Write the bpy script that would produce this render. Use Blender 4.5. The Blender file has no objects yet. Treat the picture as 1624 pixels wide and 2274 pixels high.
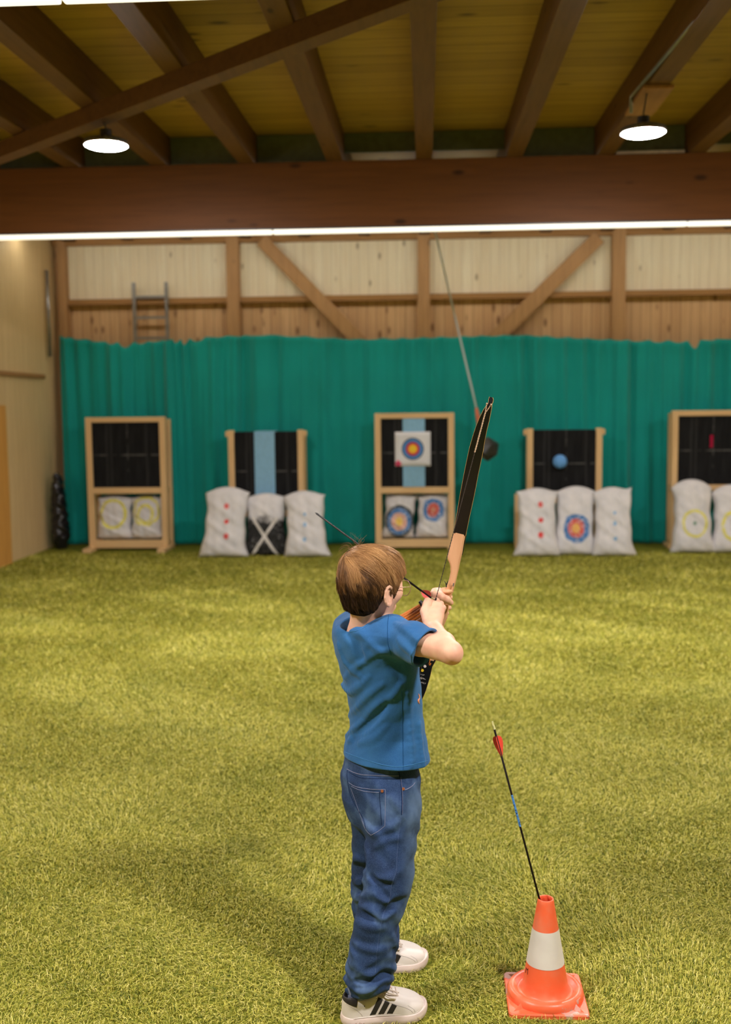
import bpy, bmesh, math, random
import numpy as np
from mathutils import Vector, Matrix
random.seed(7); RNG = np.random.default_rng(7)
S = bpy.context.scene
COL = S.collection
# ---------------------------------------------------------------- camera
FP = 2350.0
def _n(v):
    v = np.array(v, float); return v / np.linalg.norm(v)
_Y = _n([133, 234, -FP]); _Z = _n([-.0105, 1, 232.6 / FP]); _Z = _n(_Z - _Y * _Z.dot(_Y)); _X = np.cross(_Y, _Z)
RC = np.array([_X, _Y, _Z]); CAM = np.array([0, 0, 1.62])
def ray(px, py): return RC @ np.array([px - 812, -(py - 1137), -FP])
def P(px, py, y):
    d = ray(px, py); return CAM + d * (y / d[1])
def G(px, py, z=0.0):
    d = ray(px, py); return CAM + d * ((z - 1.62) / d[2])
def B(px, py, y): return P(px, py, y - .12)
cd = bpy.data.cameras.new('camera'); cam = bpy.data.objects.new('camera', cd); COL.objects.link(cam)
mw = Matrix([list(RC[0]) + [0], list(RC[1]) + [0], list(RC[2]) + [1.62], [0, 0, 0, 1]])
cam.matrix_world = mw
cd.sensor_fit = 'VERTICAL'; cd.sensor_height = 36; cd.sensor_width = 24; cd.lens = FP / 2274 * 36
cd.clip_start = .05
cd.dof.use_dof = True; cd.dof.focus_distance = 2.75; cd.dof.aperture_fstop = 2.8
S.camera = cam
# ---------------------------------------------------------------- world, exposure
w = bpy.data.worlds.new('world'); S.world = w; w.use_nodes = True
w.node_tree.nodes['Background'].inputs[0].default_value = (.9, .9, 1, 1)
w.node_tree.nodes['Background'].inputs[1].default_value = .02
vs = S.view_settings; vs.view_transform = 'Standard'; vs.look = 'None'; vs.gamma = 1; vs.use_curve_mapping = False
vs.exposure = 0.0
LAMP_L = 740.0      # radiance of the high bay discs
TUBE_L = 1.2       # radiance of the line lights
LAMP_C = (1, .945, .91); TUBE_C = (1, .92, .74)
# ---------------------------------------------------------------- object helpers
def srgb(r, g, b):
    f = lambda c: ((c / 255 + .055) / 1.055) ** 2.4 if c / 255 > .04045 else c / 255 / 12.92
    return (f(r), f(g), f(b), 1)
class MB:
    def __init__(s): s.v = []; s.f = []; s.n = 0
    def add(s, v, f):
        v = np.asarray(v, float); s.v.append(v)
        s.f += [tuple(int(i) + s.n for i in q) for q in f]; s.n += len(v); return s
    def box(s, lo, hi):
        x0, y0, z0 = lo; x1, y1, z1 = hi
        return s.add([(x0,y0,z0),(x1,y0,z0),(x1,y1,z0),(x0,y1,z0),(x0,y0,z1),(x1,y0,z1),(x1,y1,z1),(x0,y1,z1)],
              [(0,3,2,1),(4,5,6,7),(0,1,5,4),(1,2,6,5),(2,3,7,6),(3,0,4,7)])
    def bar(s, a, b, w, h, up=(0,0,1)):
        a = np.array(a, float); b = np.array(b, float); d = _n(b - a); u = np.array(up, float)
        r = _n(np.cross(d, u)); u = np.cross(r, d); v = []
        for p in (a, b):
            for sx, sy in ((-1,-1),(1,-1),(1,1),(-1,1)): v.append(p + r*sx*w/2 + u*sy*h/2)
        return s.add(v, [(0,3,2,1),(4,5,6,7),(0,1,5,4),(1,2,6,5),(2,3,7,6),(3,0,4,7)])
    def tube(s, pts, r, n=8, cap=True):
        pts = np.array(pts, float); m = len(pts); r = np.full(m, r) if np.isscalar(r) else np.array(r, float)
        t = np.gradient(pts, axis=0); t /= np.linalg.norm(t, axis=1)[:, None] + 1e-12
        ref = np.array([0,0,1.]) if abs(t[0][2]) < .9 else np.array([1.,0,0])
        nn = _n(np.cross(t[0], ref)); V = []
        for i in range(m):
            nn = nn - t[i]*nn.dot(t[i]); nn = _n(nn); bb = np.cross(t[i], nn)
            for k in range(n):
                a = 2*math.pi*k/n; V.append(pts[i] + r[i]*(math.cos(a)*nn + math.sin(a)*bb))
        F = [(i*n+k, i*n+(k+1)%n, (i+1)*n+(k+1)%n, (i+1)*n+k) for i in range(m-1) for k in range(n)]
        if cap: F += [tuple(range(n))[::-1], tuple((m-1)*n+k for k in range(n))]
        return s.add(V, F)
    def lathe(s, prof, c=(0,0,0), n=48, close=False):
        V = []; m = len(prof)
        for r, z in prof:
            for k in range(n):
                a = 2*math.pi*k/n; V.append((c[0]+r*math.cos(a), c[1]+r*math.sin(a), c[2]+z))
        F = [(i*n+k, i*n+(k+1)%n, ((i+1)%m)*n+(k+1)%n, ((i+1)%m)*n+k) for i in range(m if close else m-1) for k in range(n)]
        return s.add(V, F)
    def loft(s, rings, cap=True):
        n = len(rings[0]); V = np.concatenate(rings)
        F = [(i*n+k, i*n+(k+1)%n, (i+1)*n+(k+1)%n, (i+1)*n+k) for i in range(len(rings)-1) for k in range(n)]
        if cap: F += [tuple(range(n))[::-1], tuple((len(rings)-1)*n+k for k in range(n))]
        return s.add(V, F)
    def sheet(s, grid):
        a, b = grid.shape[:2]
        return s.add(grid.reshape(-1, 3), [(i*b+j, i*b+j+1, (i+1)*b+j+1, (i+1)*b+j) for i in range(a-1) for j in range(b-1)])
def link(name, me, mat, parent=None, world=True):
    o = bpy.data.objects.new(name, me); COL.objects.link(o)
    if mat is not None: me.materials.append(mat)
    if parent is not None:
        o.parent = parent
        if world:
            p = parent; M = Matrix.Identity(4)
            while p is not None: M = p.matrix_basis @ M if p.parent is None else (p.matrix_parent_inverse @ p.matrix_basis) @ M; p = p.parent
            # world position of the parent chain (all translations or identity)
            o.matrix_parent_inverse = M.inverted()
    return o
def obj(name, mb, mat, parent=None, smooth=False, world=True, bevel=0.0, fix=True):
    me = bpy.data.meshes.new(name)
    V = np.concatenate(mb.v); me.from_pydata(V.tolist(), [], mb.f); me.update()
    if fix:
        bm = bmesh.new(); bm.from_mesh(me); bmesh.ops.recalc_face_normals(bm, faces=bm.faces); bm.to_mesh(me); bm.free()
    if smooth: me.polygons.foreach_set('use_smooth', [True]*len(me.polygons))
    o = link(name, me, mat, parent, world)
    if bevel:
        m = o.modifiers.new('bevel', 'BEVEL'); m.width = bevel; m.segments = 2; m.limit_method = 'ANGLE'
    return o
def fastmesh(name, V, F, mat, parent=None, smooth=True, world=True):
    me = bpy.data.meshes.new(name); V = np.asarray(V, np.float32); F = np.asarray(F, np.int32); k = F.shape[1]
    me.vertices.add(len(V)); me.vertices.foreach_set('co', V.ravel())
    me.loops.add(F.size); me.loops.foreach_set('vertex_index', F.ravel())
    me.polygons.add(len(F)); me.polygons.foreach_set('loop_start', np.arange(0, F.size, k, dtype=np.int32))
    me.polygons.foreach_set('loop_total', np.full(len(F), k, np.int32))
    me.polygons.foreach_set('use_smooth', np.full(len(F), smooth))
    me.update(calc_edges=True)
    return link(name, me, mat, parent, world)
def tag(o, label=None, cat=None, group=None, kind=None):
    if label: o['label'] = label
    if cat: o['category'] = cat
    if group: o['group'] = group
    if kind: o['kind'] = kind
    return o
def thing(name, label, cat, loc=(0,0,0), group=None, rz=0):
    o = bpy.data.objects.new(name, None); COL.objects.link(o); o.location = Vector([float(c) for c in loc]); o.rotation_euler = (0,0,rz)
    o.empty_display_size = .05
    return tag(o, label, cat, group)
def struct(name, mb, mat, **k):
    return tag(obj(name, mb, mat, **k), kind='structure')
# ---------------------------------------------------------------- material helper
class NT:
    def __init__(s, name):
        s.m = bpy.data.materials.new(name); s.m.use_nodes = True; s.t = s.m.node_tree; s.b = s.t.nodes['Principled BSDF']
    def n(s, ty, **k):
        nd = s.t.nodes.new(ty)
        for a, v in k.items(): setattr(nd, a, v)
        return nd
    def l(s, a, b): s.t.links.new(a, b)
    def val(s, sock, x):
        if isinstance(x, bpy.types.NodeSocket): s.l(x, sock)
        else: sock.default_value = x
    def math(s, op, a, b=0.0, c=0.0, clamp=False):
        nd = s.n('ShaderNodeMath', operation=op, use_clamp=clamp)
        s.val(nd.inputs[0], a); s.val(nd.inputs[1], b); s.val(nd.inputs[2], c); return nd.outputs[0]
    def vmul(s, v, sc):
        nd = s.n('ShaderNodeVectorMath', operation='MULTIPLY'); s.l(v, nd.inputs[0]); s.val(nd.inputs[1], sc); return nd.outputs[0]
    def coord(s): return s.n('ShaderNodeTexCoord').outputs['Object']
    def sep(s, v):
        nd = s.n('ShaderNodeSeparateXYZ'); s.l(v, nd.inputs[0]); return nd.outputs
    def noise(s, v, scale, detail=3, rough=.5, dim='3D'):
        nd = s.n('ShaderNodeTexNoise', noise_dimensions=dim); nd.inputs['Scale'].default_value = scale
        nd.inputs['Detail'].default_value = detail; nd.inputs['Roughness'].default_value = rough
        if v is not None: s.l(v, nd.inputs['Vector'])
        return nd.outputs['Fac']
    def mix(s, fac, a, b, mode='MIX'):
        nd = s.n('ShaderNodeMix', data_type='RGBA', blend_type=mode, clamp_factor=True)
        s.val(nd.inputs[0], fac); s.val(nd.inputs[6], a); s.val(nd.inputs[7], b); return nd.outputs[2]
    def ramp(s, fac, stops):
        nd = s.n('ShaderNodeValToRGB'); s.l(fac, nd.inputs[0]); e = nd.color_ramp.elements
        while len(e) < len(stops): e.new(.5)
        for q, (p, c) in zip(e, stops): q.position = p; q.color = c if len(c) == 4 else (*c, 1)
        return nd.outputs[0]
    def step(s, x, a, b):   # smooth 0..1 between a and b
        nd = s.n('ShaderNodeMapRange', interpolation_type='SMOOTHSTEP'); s.val(nd.inputs[0], x)
        nd.inputs[1].default_value = a; nd.inputs[2].default_value = b; return nd.outputs[0]
    def bump(s, h, strength=.3, dist=.01):
        nd = s.n('ShaderNodeBump'); nd.inputs['Strength'].default_value = strength; nd.inputs['Distance'].default_value = dist
        s.l(h, nd.inputs['Height']); s.l(nd.outputs[0], s.b.inputs['Normal'])
    def base(s, c): s.val(s.b.inputs['Base Color'], c)
    def set(s, rough=None, spec=None, metal=None, **k):
        if rough is not None: s.val(s.b.inputs['Roughness'], rough)
        if spec is not None: s.b.inputs['Specular IOR Level'].default_value = spec
        if metal is not None: s.b.inputs['Metallic'].default_value = metal
        for a, v in k.items(): s.val(s.b.inputs[a], v)
        return s.m
def plain(name, c, rough=.6, spec=.4, var=.12, scale=20, bump=0, metal=0, bscale=None):
    t = NT(name); v = t.coord(); nz = t.noise(v, scale, 4)
    c = c if len(c) == 4 else (*c, 1)
    dk = tuple(x*(1-var) for x in c[:3]) + (1,); lt = tuple(min(1, x*(1+var)) for x in c[:3]) + (1,)
    t.base(t.ramp(nz, [(.3, dk), (.7, lt)]))
    if bump: t.bump(t.noise(v, bscale or scale*4, 3), bump, .004)
    return t.set(rough, spec, metal)
def wood(name, c, dark, grain='x', plank=None, width=.12, knots=.5, rough=.6, gap=.5, tone=.25, kscale=2.2, kr=1.0):
    """solid timber or boarding; grain runs along 'grain', boards repeat along 'plank'"""
    t = NT(name); v = t.coord(); o = t.sep(v); ax = {'x':0,'y':1,'z':2}
    sc = [14, 14, 14]; sc[ax[grain]] = .9
    g = t.noise(t.vmul(v, tuple(sc)), 2.2, 5, .6)
    ks = [kscale*2.4]*3; ks[ax[grain]] = kscale
    off = 0
    if plank:
        idx = t.math('FLOOR', t.math('DIVIDE', o[ax[plank]], width))
        wn = t.n('ShaderNodeTexWhiteNoise', noise_dimensions='1D'); t.l(idx, wn.inputs['W']); rnd = wn.outputs['Value']
    vo = t.n('ShaderNodeTexVoronoi'); t.l(t.vmul(v, tuple(ks)), vo.inputs['Vector']); vo.inputs['Scale'].default_value = 1
    kn = t.math('SUBTRACT', 1, t.step(vo.outputs['Distance'], .035*kr, .11*kr))
    sel = t.sep(vo.outputs['Color'])[0]
    kn = t.math('MULTIPLY', kn, t.math('LESS_THAN', sel, knots))
    dk = tuple(dark) if len(dark) == 4 else (*dark, 1); lt = tuple(c) if len(c) == 4 else (*c, 1)
    md = tuple((a+b)/2 for a, b in zip(dk, lt))
    col = t.ramp(g, [(.25, md), (.55, lt), (.8, tuple(min(1, x*1.08) for x in lt[:3])+(1,))])
    col = t.mix(t.math('MULTIPLY', t.noise(v, 1.3, 2), .35), col, md)
    if plank:
        col = t.mix(t.math('MULTIPLY', rnd, tone*2), col, md)
        fr = t.math('FRACT', t.math('DIVIDE', o[ax[plank]], width))
        ed = t.math('MINIMUM', fr, t.math('SUBTRACT', 1, fr))
        gp = t.math('SUBTRACT', 1, t.step(ed, .0, .05))
        col = t.mix(t.math('MULTIPLY', gp, gap), col, tuple(x*.25 for x in dk[:3])+(1,))
    col = t.mix(t.math('MULTIPLY', kn, .85), col, tuple(x*.5 for x in dk[:3])+(1,))
    t.base(col); t.bump(g, .15, .003)
    return t.set(rough, .3)
# ---------------------------------------------------------------- implicit surfaces
def A(x): return np.array(x, np.float32)
def cap(a, b, ra, rb=None):
    a = A(a); b = A(b); rb = ra if rb is None else rb; ab = b - a; L = float(ab.dot(ab)) + 1e-12
    def f(p):
        t = np.clip((p - a) @ ab / L, 0, 1); return np.linalg.norm(p - a - t[:, None]*ab, axis=1) - (ra + (rb - ra)*t)
    return f
def ell(c, r, M=None):
    c = A(c); r = A(r); M = None if M is None else A(M)
    def f(p):
        q = p - c
        if M is not None: q = q @ M.T
        k0 = np.linalg.norm(q / r, axis=1); k1 = np.linalg.norm(q / (r*r), axis=1) + 1e-9
        return k0*(k0 - 1)/k1
    return f
def rbox(c, h, r, M=None):
    c = A(c); h = A(h); M = None if M is None else A(M)
    def f(p):
        q = p - c
        if M is not None: q = q @ M.T
        q = np.abs(q) - (h - r)
        return np.linalg.norm(np.maximum(q, 0), axis=1) + np.minimum(q.max(axis=1), 0) - r
    return f
def plane(c, n):
    c = A(c); n = A(_n(n)); return lambda p: (p - c) @ n
def smin(a, b, k):
    if k <= 0: return np.minimum(a, b)
    h = np.maximum(k - np.abs(a - b), 0)/k; return np.minimum(a, b) - h*h*k*.25
def smax(a, b, k): return -smin(-a, -b, k)
def U(items, k=.01):
    """items: functions or (function, k) joined smoothly"""
    def f(p):
        d = None
        for it in items:
            g, kk = it if isinstance(it, tuple) else (it, k)
            e = g(p); d = e if d is None else smin(d, e, kk)
        return d
    return f
def sub(f, g, k=.004): return lambda p: smax(f(p), -g(p), k)
def isect(f, g, k=.002): return lambda p: smax(f(p), g(p), k)
def chain(pts, rs, k=.004): return U([cap(pts[i], pts[i+1], rs[i], rs[i+1]) for i in range(len(pts)-1)], k)
def surfnet(f, lo, hi, h, margin=1.5):
    lo = A(lo); hi = A(hi); Bn = 8; nb = np.ceil((hi - lo)/(h*Bn)).astype(int)
    bi = np.stack(np.meshgrid(*[np.arange(n) for n in nb], indexing='ij'), -1).reshape(-1, 3)
    cen = lo + (bi + .5).astype(np.float32)*h*Bn
    d = np.concatenate([f(c.astype(np.float32)) for c in np.array_split(cen, max(1, len(cen)//200000))])
    bi = bi[np.abs(d) < Bn*h*.87*margin + .004]
    g = np.arange(Bn+1); off = np.stack(np.meshgrid(g, g, g, indexing='ij'), -1).reshape(-1, 3)
    NJ, NK = int(nb[1]*Bn+3), int(nb[2]*Bn+3)
    cor = np.array([(0,0,0),(1,0,0),(0,1,0),(1,1,0),(0,0,1),(1,0,1),(0,1,1),(1,1,1)])
    edges = [(0,1),(2,3),(4,5),(6,7),(0,2),(1,3),(4,6),(5,7),(0,4),(1,5),(2,6),(3,7)]
    keys = []; pos = []; c8 = []
    for ch in np.array_split(bi, max(1, len(bi)//300)):
        if not len(ch): continue
        gi = ch[:, None, :]*Bn + off[None]; pts = (lo + gi.reshape(-1, 3).astype(np.float32)*h).astype(np.float32)
        val = f(pts).reshape(len(ch), Bn+1, Bn+1, Bn+1)
        C = np.stack([val[:, a:a+Bn, b:b+Bn, c:c+Bn] for a, b, c in cor], -1)
        sg = C < 0; mixed = sg.any(-1) & ~sg.all(-1)
        w_, i, j, k = np.nonzero(mixed); C = C[w_, i, j, k]; gc = ch[w_]*Bn + np.stack([i, j, k], -1)
        acc = np.zeros((len(C), 3)); cnt = np.zeros(len(C))
        for a, b in edges:
            va, vb = C[:, a], C[:, b]; m = (va < 0) != (vb < 0); t = va/np.where(m, va - vb, 1)
            pt = cor[a] + t[:, None]*(cor[b] - cor[a]); acc += np.where(m[:, None], pt, 0); cnt += m
        pos.append(lo + (gc + acc/cnt[:, None])*h); keys.append((gc[:, 0].astype(np.int64)*NJ + gc[:, 1])*NK + gc[:, 2]); c8.append(C)
    keys = np.concatenate(keys); pos = np.concatenate(pos); c8 = np.concatenate(c8)
    o = np.argsort(keys); keys = keys[o]; pos = pos[o]; c8 = c8[o]; F = []
    def look(k):
        i = np.minimum(np.searchsorted(keys, k), len(keys)-1); return np.where(keys[i] == k, i, -1)
    st = (NJ*NK, NK, 1)
    for ax, ci in ((0, 1), (1, 2), (2, 4)):
        u, v = st[(ax+1) % 3], st[(ax+2) % 3]; a, b = c8[:, 0], c8[:, ci]; m = np.nonzero((a < 0) != (b < 0))[0]; kk = keys[m]
        q = np.stack([m, look(kk-u), look(kk-u-v), look(kk-v)], -1); ok = (q >= 0).all(1)
        q = q[ok]; fl = ~(a[m][ok] < 0); q[fl] = q[fl][:, ::-1]; F.append(q)
    return pos, np.concatenate(F)
def sdfobj(name, f, lo, hi, h, mat, parent=None, world=True):
    V, F = surfnet(f, lo, hi, h); return fastmesh(name, V, F, mat, parent, True, world)
def hits(f, pts, y0=1.9, off=0.0):
    """where the viewing lines through photo points meet the surface f = off (closest pass if they miss)"""
    d = np.array([ray(*q) for q in pts]); d /= np.linalg.norm(d, axis=1)[:, None]; p = CAM + d*(y0/d[:, 1:2]); best = p.copy(); be = np.full(len(p), 9.)
    for _ in range(60):
        e = f(p.astype(np.float32)).astype(float) - off; m = np.abs(e) < be; best[m] = p[m]; be[m] = np.abs(e)[m]
        if (be < 2e-4).all(): break
        p = p + d*(np.where(p[:, 1] > 4, 0, e)*.75)[:, None]
    return best
def hit(f, px, py, y0=1.9, off=0.0): return hits(f, [(px, py)], y0, off)[0]
def bounded(f, c, R, pad=.06):
    c = A(c)
    def g(p):
        d = np.linalg.norm(p - c, axis=1) - R; m = d < pad
        out = d.astype(np.float32).copy()
        if m.any(): out[m] = f(p[m])
        return out
    return g
def boundpts(f, pts, r, pad=.06):
    pts = np.array(pts, float); c = (pts.max(0)+pts.min(0))/2; return bounded(f, c, float(np.linalg.norm(pts-c, axis=1).max()) + r, pad)
def spline(pts, n=24):
    pts = np.array(pts, float); t = np.linspace(0, 1, len(pts)); s = np.linspace(0, 1, n); out = []
    P_ = np.vstack([2*pts[0]-pts[1], pts, 2*pts[-1]-pts[-2]]); m = len(pts)-1
    for q in s:
        x = min(q*m, m-1e-6); i = int(x); u = x-i; p0, p1, p2, p3 = P_[i:i+4]
        out.append(.5*((2*p1)+(-p0+p2)*u+(2*p0-5*p1+4*p2-p3)*u*u+(-p0+3*p1-3*p2+p3)*u**3))
    return np.array(out)
def copy_tree(o, parent=None):
    c = o.copy(); COL.objects.link(c); c.parent = parent
    for ch in [x for x in bpy.data.objects if x.parent is o]: copy_tree(ch, c)
    return c
def text(name, body, size, M, mat, parent, ext=.0004):
    cu = bpy.data.curves.new(name, 'FONT'); cu.body = body; cu.size = size; cu.align_x = 'CENTER'; cu.align_y = 'CENTER'; cu.extrude = ext
    o = bpy.data.objects.new(name, cu); COL.objects.link(o); bpy.context.view_layer.update()
    me = bpy.data.meshes.new_from_object(o.evaluated_get(bpy.context.evaluated_depsgraph_get())); bpy.data.objects.remove(o)
    me.transform(M); me.name = name
    return link(name, me, mat, parent)
# ================================================================ THE HALL
YB = 12.46; YW = 12.74; XL = -4.45; XR = 6.3; Y0 = -6.0
BY = 8.5                       # front face of the main beam
M_ply = wood('board_plywood', srgb(240,232,210), srgb(208,184,146), 'z', 'x', .11, knots=.45, gap=.35, tone=.25, kr=1.6, kscale=3)
M_plyL = wood('board_left', srgb(224,198,150), srgb(184,148,96), 'z', 'y', .14, knots=.35, gap=.25, tone=.2)
M_low = wood('board_lower', srgb(220,182,138), srgb(160,112,70), 'z', 'x', .115, knots=.75, gap=.7, tone=.4, kr=2.4, kscale=3.4)
M_postz = wood('timber_upright', srgb(182,142,98), srgb(128,90,54), 'z', knots=.5)
M_railx = wood('timber_across', srgb(166,124,76), srgb(110,72,36), 'x', knots=.5)
M_beam = wood('timber_beam', srgb(116,70,28), srgb(74,42,14), 'x', 'z', .09, knots=.8, gap=.06, tone=.2, kscale=2.6, kr=1.7)
M_raft = wood('timber_rafter', srgb(112,78,44), srgb(72,48,24), 'y', knots=.5)
M_deck = wood('ceiling_boards', srgb(190,152,74), srgb(124,92,38), 'x', 'y', .16, knots=.6, gap=.6, tone=.4, kr=1.7)
M_block = plain('blocking_board', srgb(104,108,78), .8)
M_litstrip = plain('painted_light_strip', srgb(236,222,190), .7)  # pale colour standing in for light showing above the beam
# floor : artificial turf backing
t = NT('turf_ground'); v = t.coord()
n1 = t.noise(v, 2.2, 4, .6); n2 = t.noise(t.vmul(v, (1, 1, 1)), 70, 4, .7); n3 = t.noise(v, 9, 3, .6)
fa = t.ramp(n2, [(.34, srgb(72,82,24)), (.5, srgb(126,128,42)), (.66, srgb(170,160,66))])
fa = t.mix(t.math('MULTIPLY', t.step(n3, .5, .75), .45), fa, srgb(92,100,28))
fa = t.mix(t.math('MULTIPLY', t.step(n1, .45, .75), .4), fa, srgb(108,120,34))
t.base(fa); t.bump(n2, .6, .02); M_turf = t.set(.95, .1)
struct('floor', MB().box((XL-.3, Y0, -.08), (XR, YW+.2, 0)), M_turf)
struct('wall_back', MB().box((XL-.2, YW, 0), (XR, YW+.12, 4.4)), M_low)
struct('wall_left', MB().box((XL-.12, Y0, 0), (XL, YW, 4.4)), M_plyL)
struct('wall_right', MB().box((XR-.12, Y0, 0), (XR, YW, 4.4)), M_plyL)
struct('wall_rear', MB().box((XL, Y0-.12, 0), (XR, Y0, 4.4)), M_ply)
# ceiling boarding rises very slightly away from the camera
def cz(y): return 3.79 + .016*(y - BY)
struct('ceiling', MB().add([(XL-.2,Y0,cz(Y0)),(XR,Y0,cz(Y0)),(XR,YW+.2,cz(YW)),(XL-.2,YW+.2,cz(YW)),
    (XL-.2,Y0,cz(Y0)+.05),(XR,Y0,cz(Y0)+.05),(XR,YW+.2,cz(YW)+.05),(XL-.2,YW+.2,cz(YW)+.05)],
    [(0,3,2,1),(4,5,6,7),(0,1,5,4),(1,2,6,5),(2,3,7,6),(3,0,4,7)]), M_deck)
tn = [0]
def trim(mb, mat, bevel=.004):
    tn[0] += 1; return struct('trim_%d' % tn[0], mb, mat, bevel=bevel)
# main beam, its near twin above the camera, rafters
BZ0, BZ1 = 3.03, 3.545
trim(MB().box((XL, BY, BZ0), (XR, BY+.2, BZ1)), M_beam, .006)
trim(MB().box((XL, 3.42, BZ0-.02), (XR, 3.62, BZ1-.08)), M_beam, .006)
trim(MB().box((XL, -1.3, BZ0-.1), (XR, -1.1, BZ1-.16)), M_beam, .006)
for k in range(-6, 9):
    x = .70*k + .0
    if x < XL+.1 or x > XR-.2: continue
    zb = lambda y: 3.545 + .016*(y-BY)
    mb = MB(); y0, y1 = Y0, YW
    v = []
    for y in (y0, y1):
        for sx, z in ((-.065, zb(y)), (.065, zb(y)), (.065, cz(y)), (-.065, cz(y))): v.append((x+sx, y, z))
    mb.add(v, [(0,3,2,1),(4,5,6,7),(0,1,5,4),(1,2,6,5),(2,3,7,6),(3,0,4,7)])
    trim(mb, M_raft)
# blocking boards between the rafters above the beam, a pale strip paints the light gap in one bay
for k in range(-6, 8):
    x0, x1 = .70*k + .066, .70*(k+1) - .066
    x0 = max(x0, XL)
    trim(MB().box((x0, BY+.14, BZ1+(.095 if k in (-1, 0, 3) else .02)), (x1, BY+.17, cz(BY)-.002)), M_block, 0)
    if k in (2,): trim(MB().box((x0+.02, BY+.04, BZ1+.001), (x1-.02, BY+.13, BZ1+.03)), M_litstrip, .003)
# diagonal wind brace under the rafters
a_ = np.array([-3.62, 8.2, 3.47]); b_ = np.array([.75, 4.16, 3.44])
trim(MB().bar(a_, b_, .11, .11), M_raft)
# back wall framing
def px_x(px, y): return P(px, 640, y)[0]
Yp = YW - .09
def zpx(px, py, y): return P(px, py, y)[2]
panel = MB().box((XL+.05, YW-.03, 2.93), (XR-.2, YW-.002, 3.62)); struct('wall_back_upper', panel, M_ply)
posts = [(133, 150), (505, 533), (928, 955), (1358, 1388), (1800, 1828)]
for a, b in posts:
    trim(MB().box((px_x(a, Yp), Yp-.06, 0), (px_x(b, Yp), YW-.002, 3.66)), M_postz)
rz = zpx(800, 668, Yp); rz2 = zpx(800, 655, Yp)
for (a, b) in [(150,505),(533,928),(955,1358),(1388,1800)]:
    trim(MB().box((px_x(a,Yp), Yp-.02, rz), (px_x(b,Yp), YW-.03, rz2)), M_railx)
trim(MB().box((XL+.02, Yp-.04, 3.57), (XR-.2, YW-.03, 3.72)), M_railx)
trim(MB().box((XL+.02, Yp-.08, 3.72), (XR-.2, YW-.002, 4.0)), M_railx)
def diag(p0, p1, w_):
    a = P(*p0, Yp); b = P(*p1, Yp); trim(MB().bar((a[0],Yp-.02,a[2]), (b[0],Yp-.02,b[2]), .07, w_, up=(0,1,0)) if False else bar_flat(a, b, w_), M_postz)
def bar_flat(a, b, w_):
    a = np.array([a[0], Yp-.03, a[2]]); b = np.array([b[0], Yp-.03, b[2]]); return MB().bar(a, b, .08, w_, up=_n(np.cross([0,1,0], b-a)))
diag((582, 535), (830, 790), .16); diag((1330, 528), (1060, 790), .17)
# left wall batten, pipe and corner post
zb_ = 1.99
trim(MB().box((XL, Y0, zb_), (XL+.03, 12.2, zb_+.05)), M_railx)
trim(MB().box((XL, 10.55, 0), (XL+.045, 10.95, 1.68)), wood('orange_board', srgb(214,158,80), srgb(176,118,50), 'z', knots=.2))
# ---------------------------------------------------------------- lights of the hall
def emis(name, c, s):
    t = NT(name); t.base((.8,.8,.8,1)); t.b.inputs['Emission Color'].default_value = (*c, 1); t.b.inputs['Emission Strength'].default_value = s; return t.m
M_tube = emis('tube_glow', TUBE_C, TUBE_L); M_disc = emis('lamp_glow', LAMP_C, LAMP_L)
M_alu = plain('grey_aluminium', srgb(150,150,150), .35, .5, metal=.8)
M_dkmetal = plain('dark_metal', srgb(60,60,62), .45, .5, metal=.3)
M_tube2 = emis('added_tube_glow', (1, .95, .84), 24.0)  # glow of the added unseen tube near the end wall
def line_light(y, z, label, deep=True):
    r = thing('line_light', label, 'light', (.9, y, z))
    hb = MB().box((XL+.05, y-.024, z), (XR-.2, y+.024, z+.012))
    if deep: obj('housing', hb, M_dkmetal, r)
    else: obj('bracket', MB().box((.8, y-.01, z), (.84, y+.01, 3.6)), M_alu, r)
    for a, b in ((XL+.06, -1.2), (-1.19, 2.02), (2.03, XR-.2)):
        mb = MB().box((a, y-.024, z-.034), (b, y+.024, z)); obj('diffuser', mb, M_tube if deep else M_tube2, r, bevel=.008)
    return r
line_light(BY-.03, 3.018, 'long glowing white line light along the foot of the wide wooden beam')
line_light(3.585, 2.995, 'white line light cut by the top left edge of the photo, nearest overhead')
line_light(-1.34, 2.85, 'white line light hung behind the viewer')
line_light(11.5, 3.555, 'unseen line light added behind the wide wooden beam to brighten the end wall', False)  # added out of sight to brighten the upper wall and curtain
def bay_lamp(x, y, z, label, group=None):
    r = thing('high_bay_lamp', label, 'lamp', (x, y, z), group)
    c = (x, y, z); SC = .92
    mb = MB().lathe([(.0,.045),(.05,.045),(.075,.038),(.10,.022),(.136,.012),(.140,.0),(.138,-.008),(.131,-.008),(.128,-.004),(.0,-.004)], c)
    for k in range(24):
        a = 2*math.pi*k/24; ca, sa = math.cos(a), math.sin(a)
        mb.bar((x+.07*ca, y+.07*sa, z+.035), (x+.133*ca, y+.133*sa, z+.016), .003, .014)
    obj('housing', mb, M_alu, r, smooth=False)
    obj('diffuser', MB().lathe([(.0,-.024),(.08,-.022),(.115,-.015),(.130,-.006),(.0,-.005)], c), M_disc, r, smooth=True)
    obj('driver_box', MB().lathe([(.0,.09),(.036,.09),(.036,.044),(.0,.044)], c, 20), M_dkmetal, r)
    xr_ = round(x/.7)*.7; xh = min(max(x, xr_-.05), xr_+.05); zr_ = 3.545 + .016*(y-BY)
    obj('hook', MB().tube([(x, y, z+.09), (x, y, z+.11), (xh, y, zr_+.004)], .005, 6), M_dkmetal, r)
    return r
LA = P(236, 321, 6.7); LB = P(1429, 293, 6.7)
bay_lamp(*LA, 'round glowing lamp hanging below the diagonal brace on the left')
bay_lamp(*LB, 'round glowing lamp hanging beside the grey conduit on the right')
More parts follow.
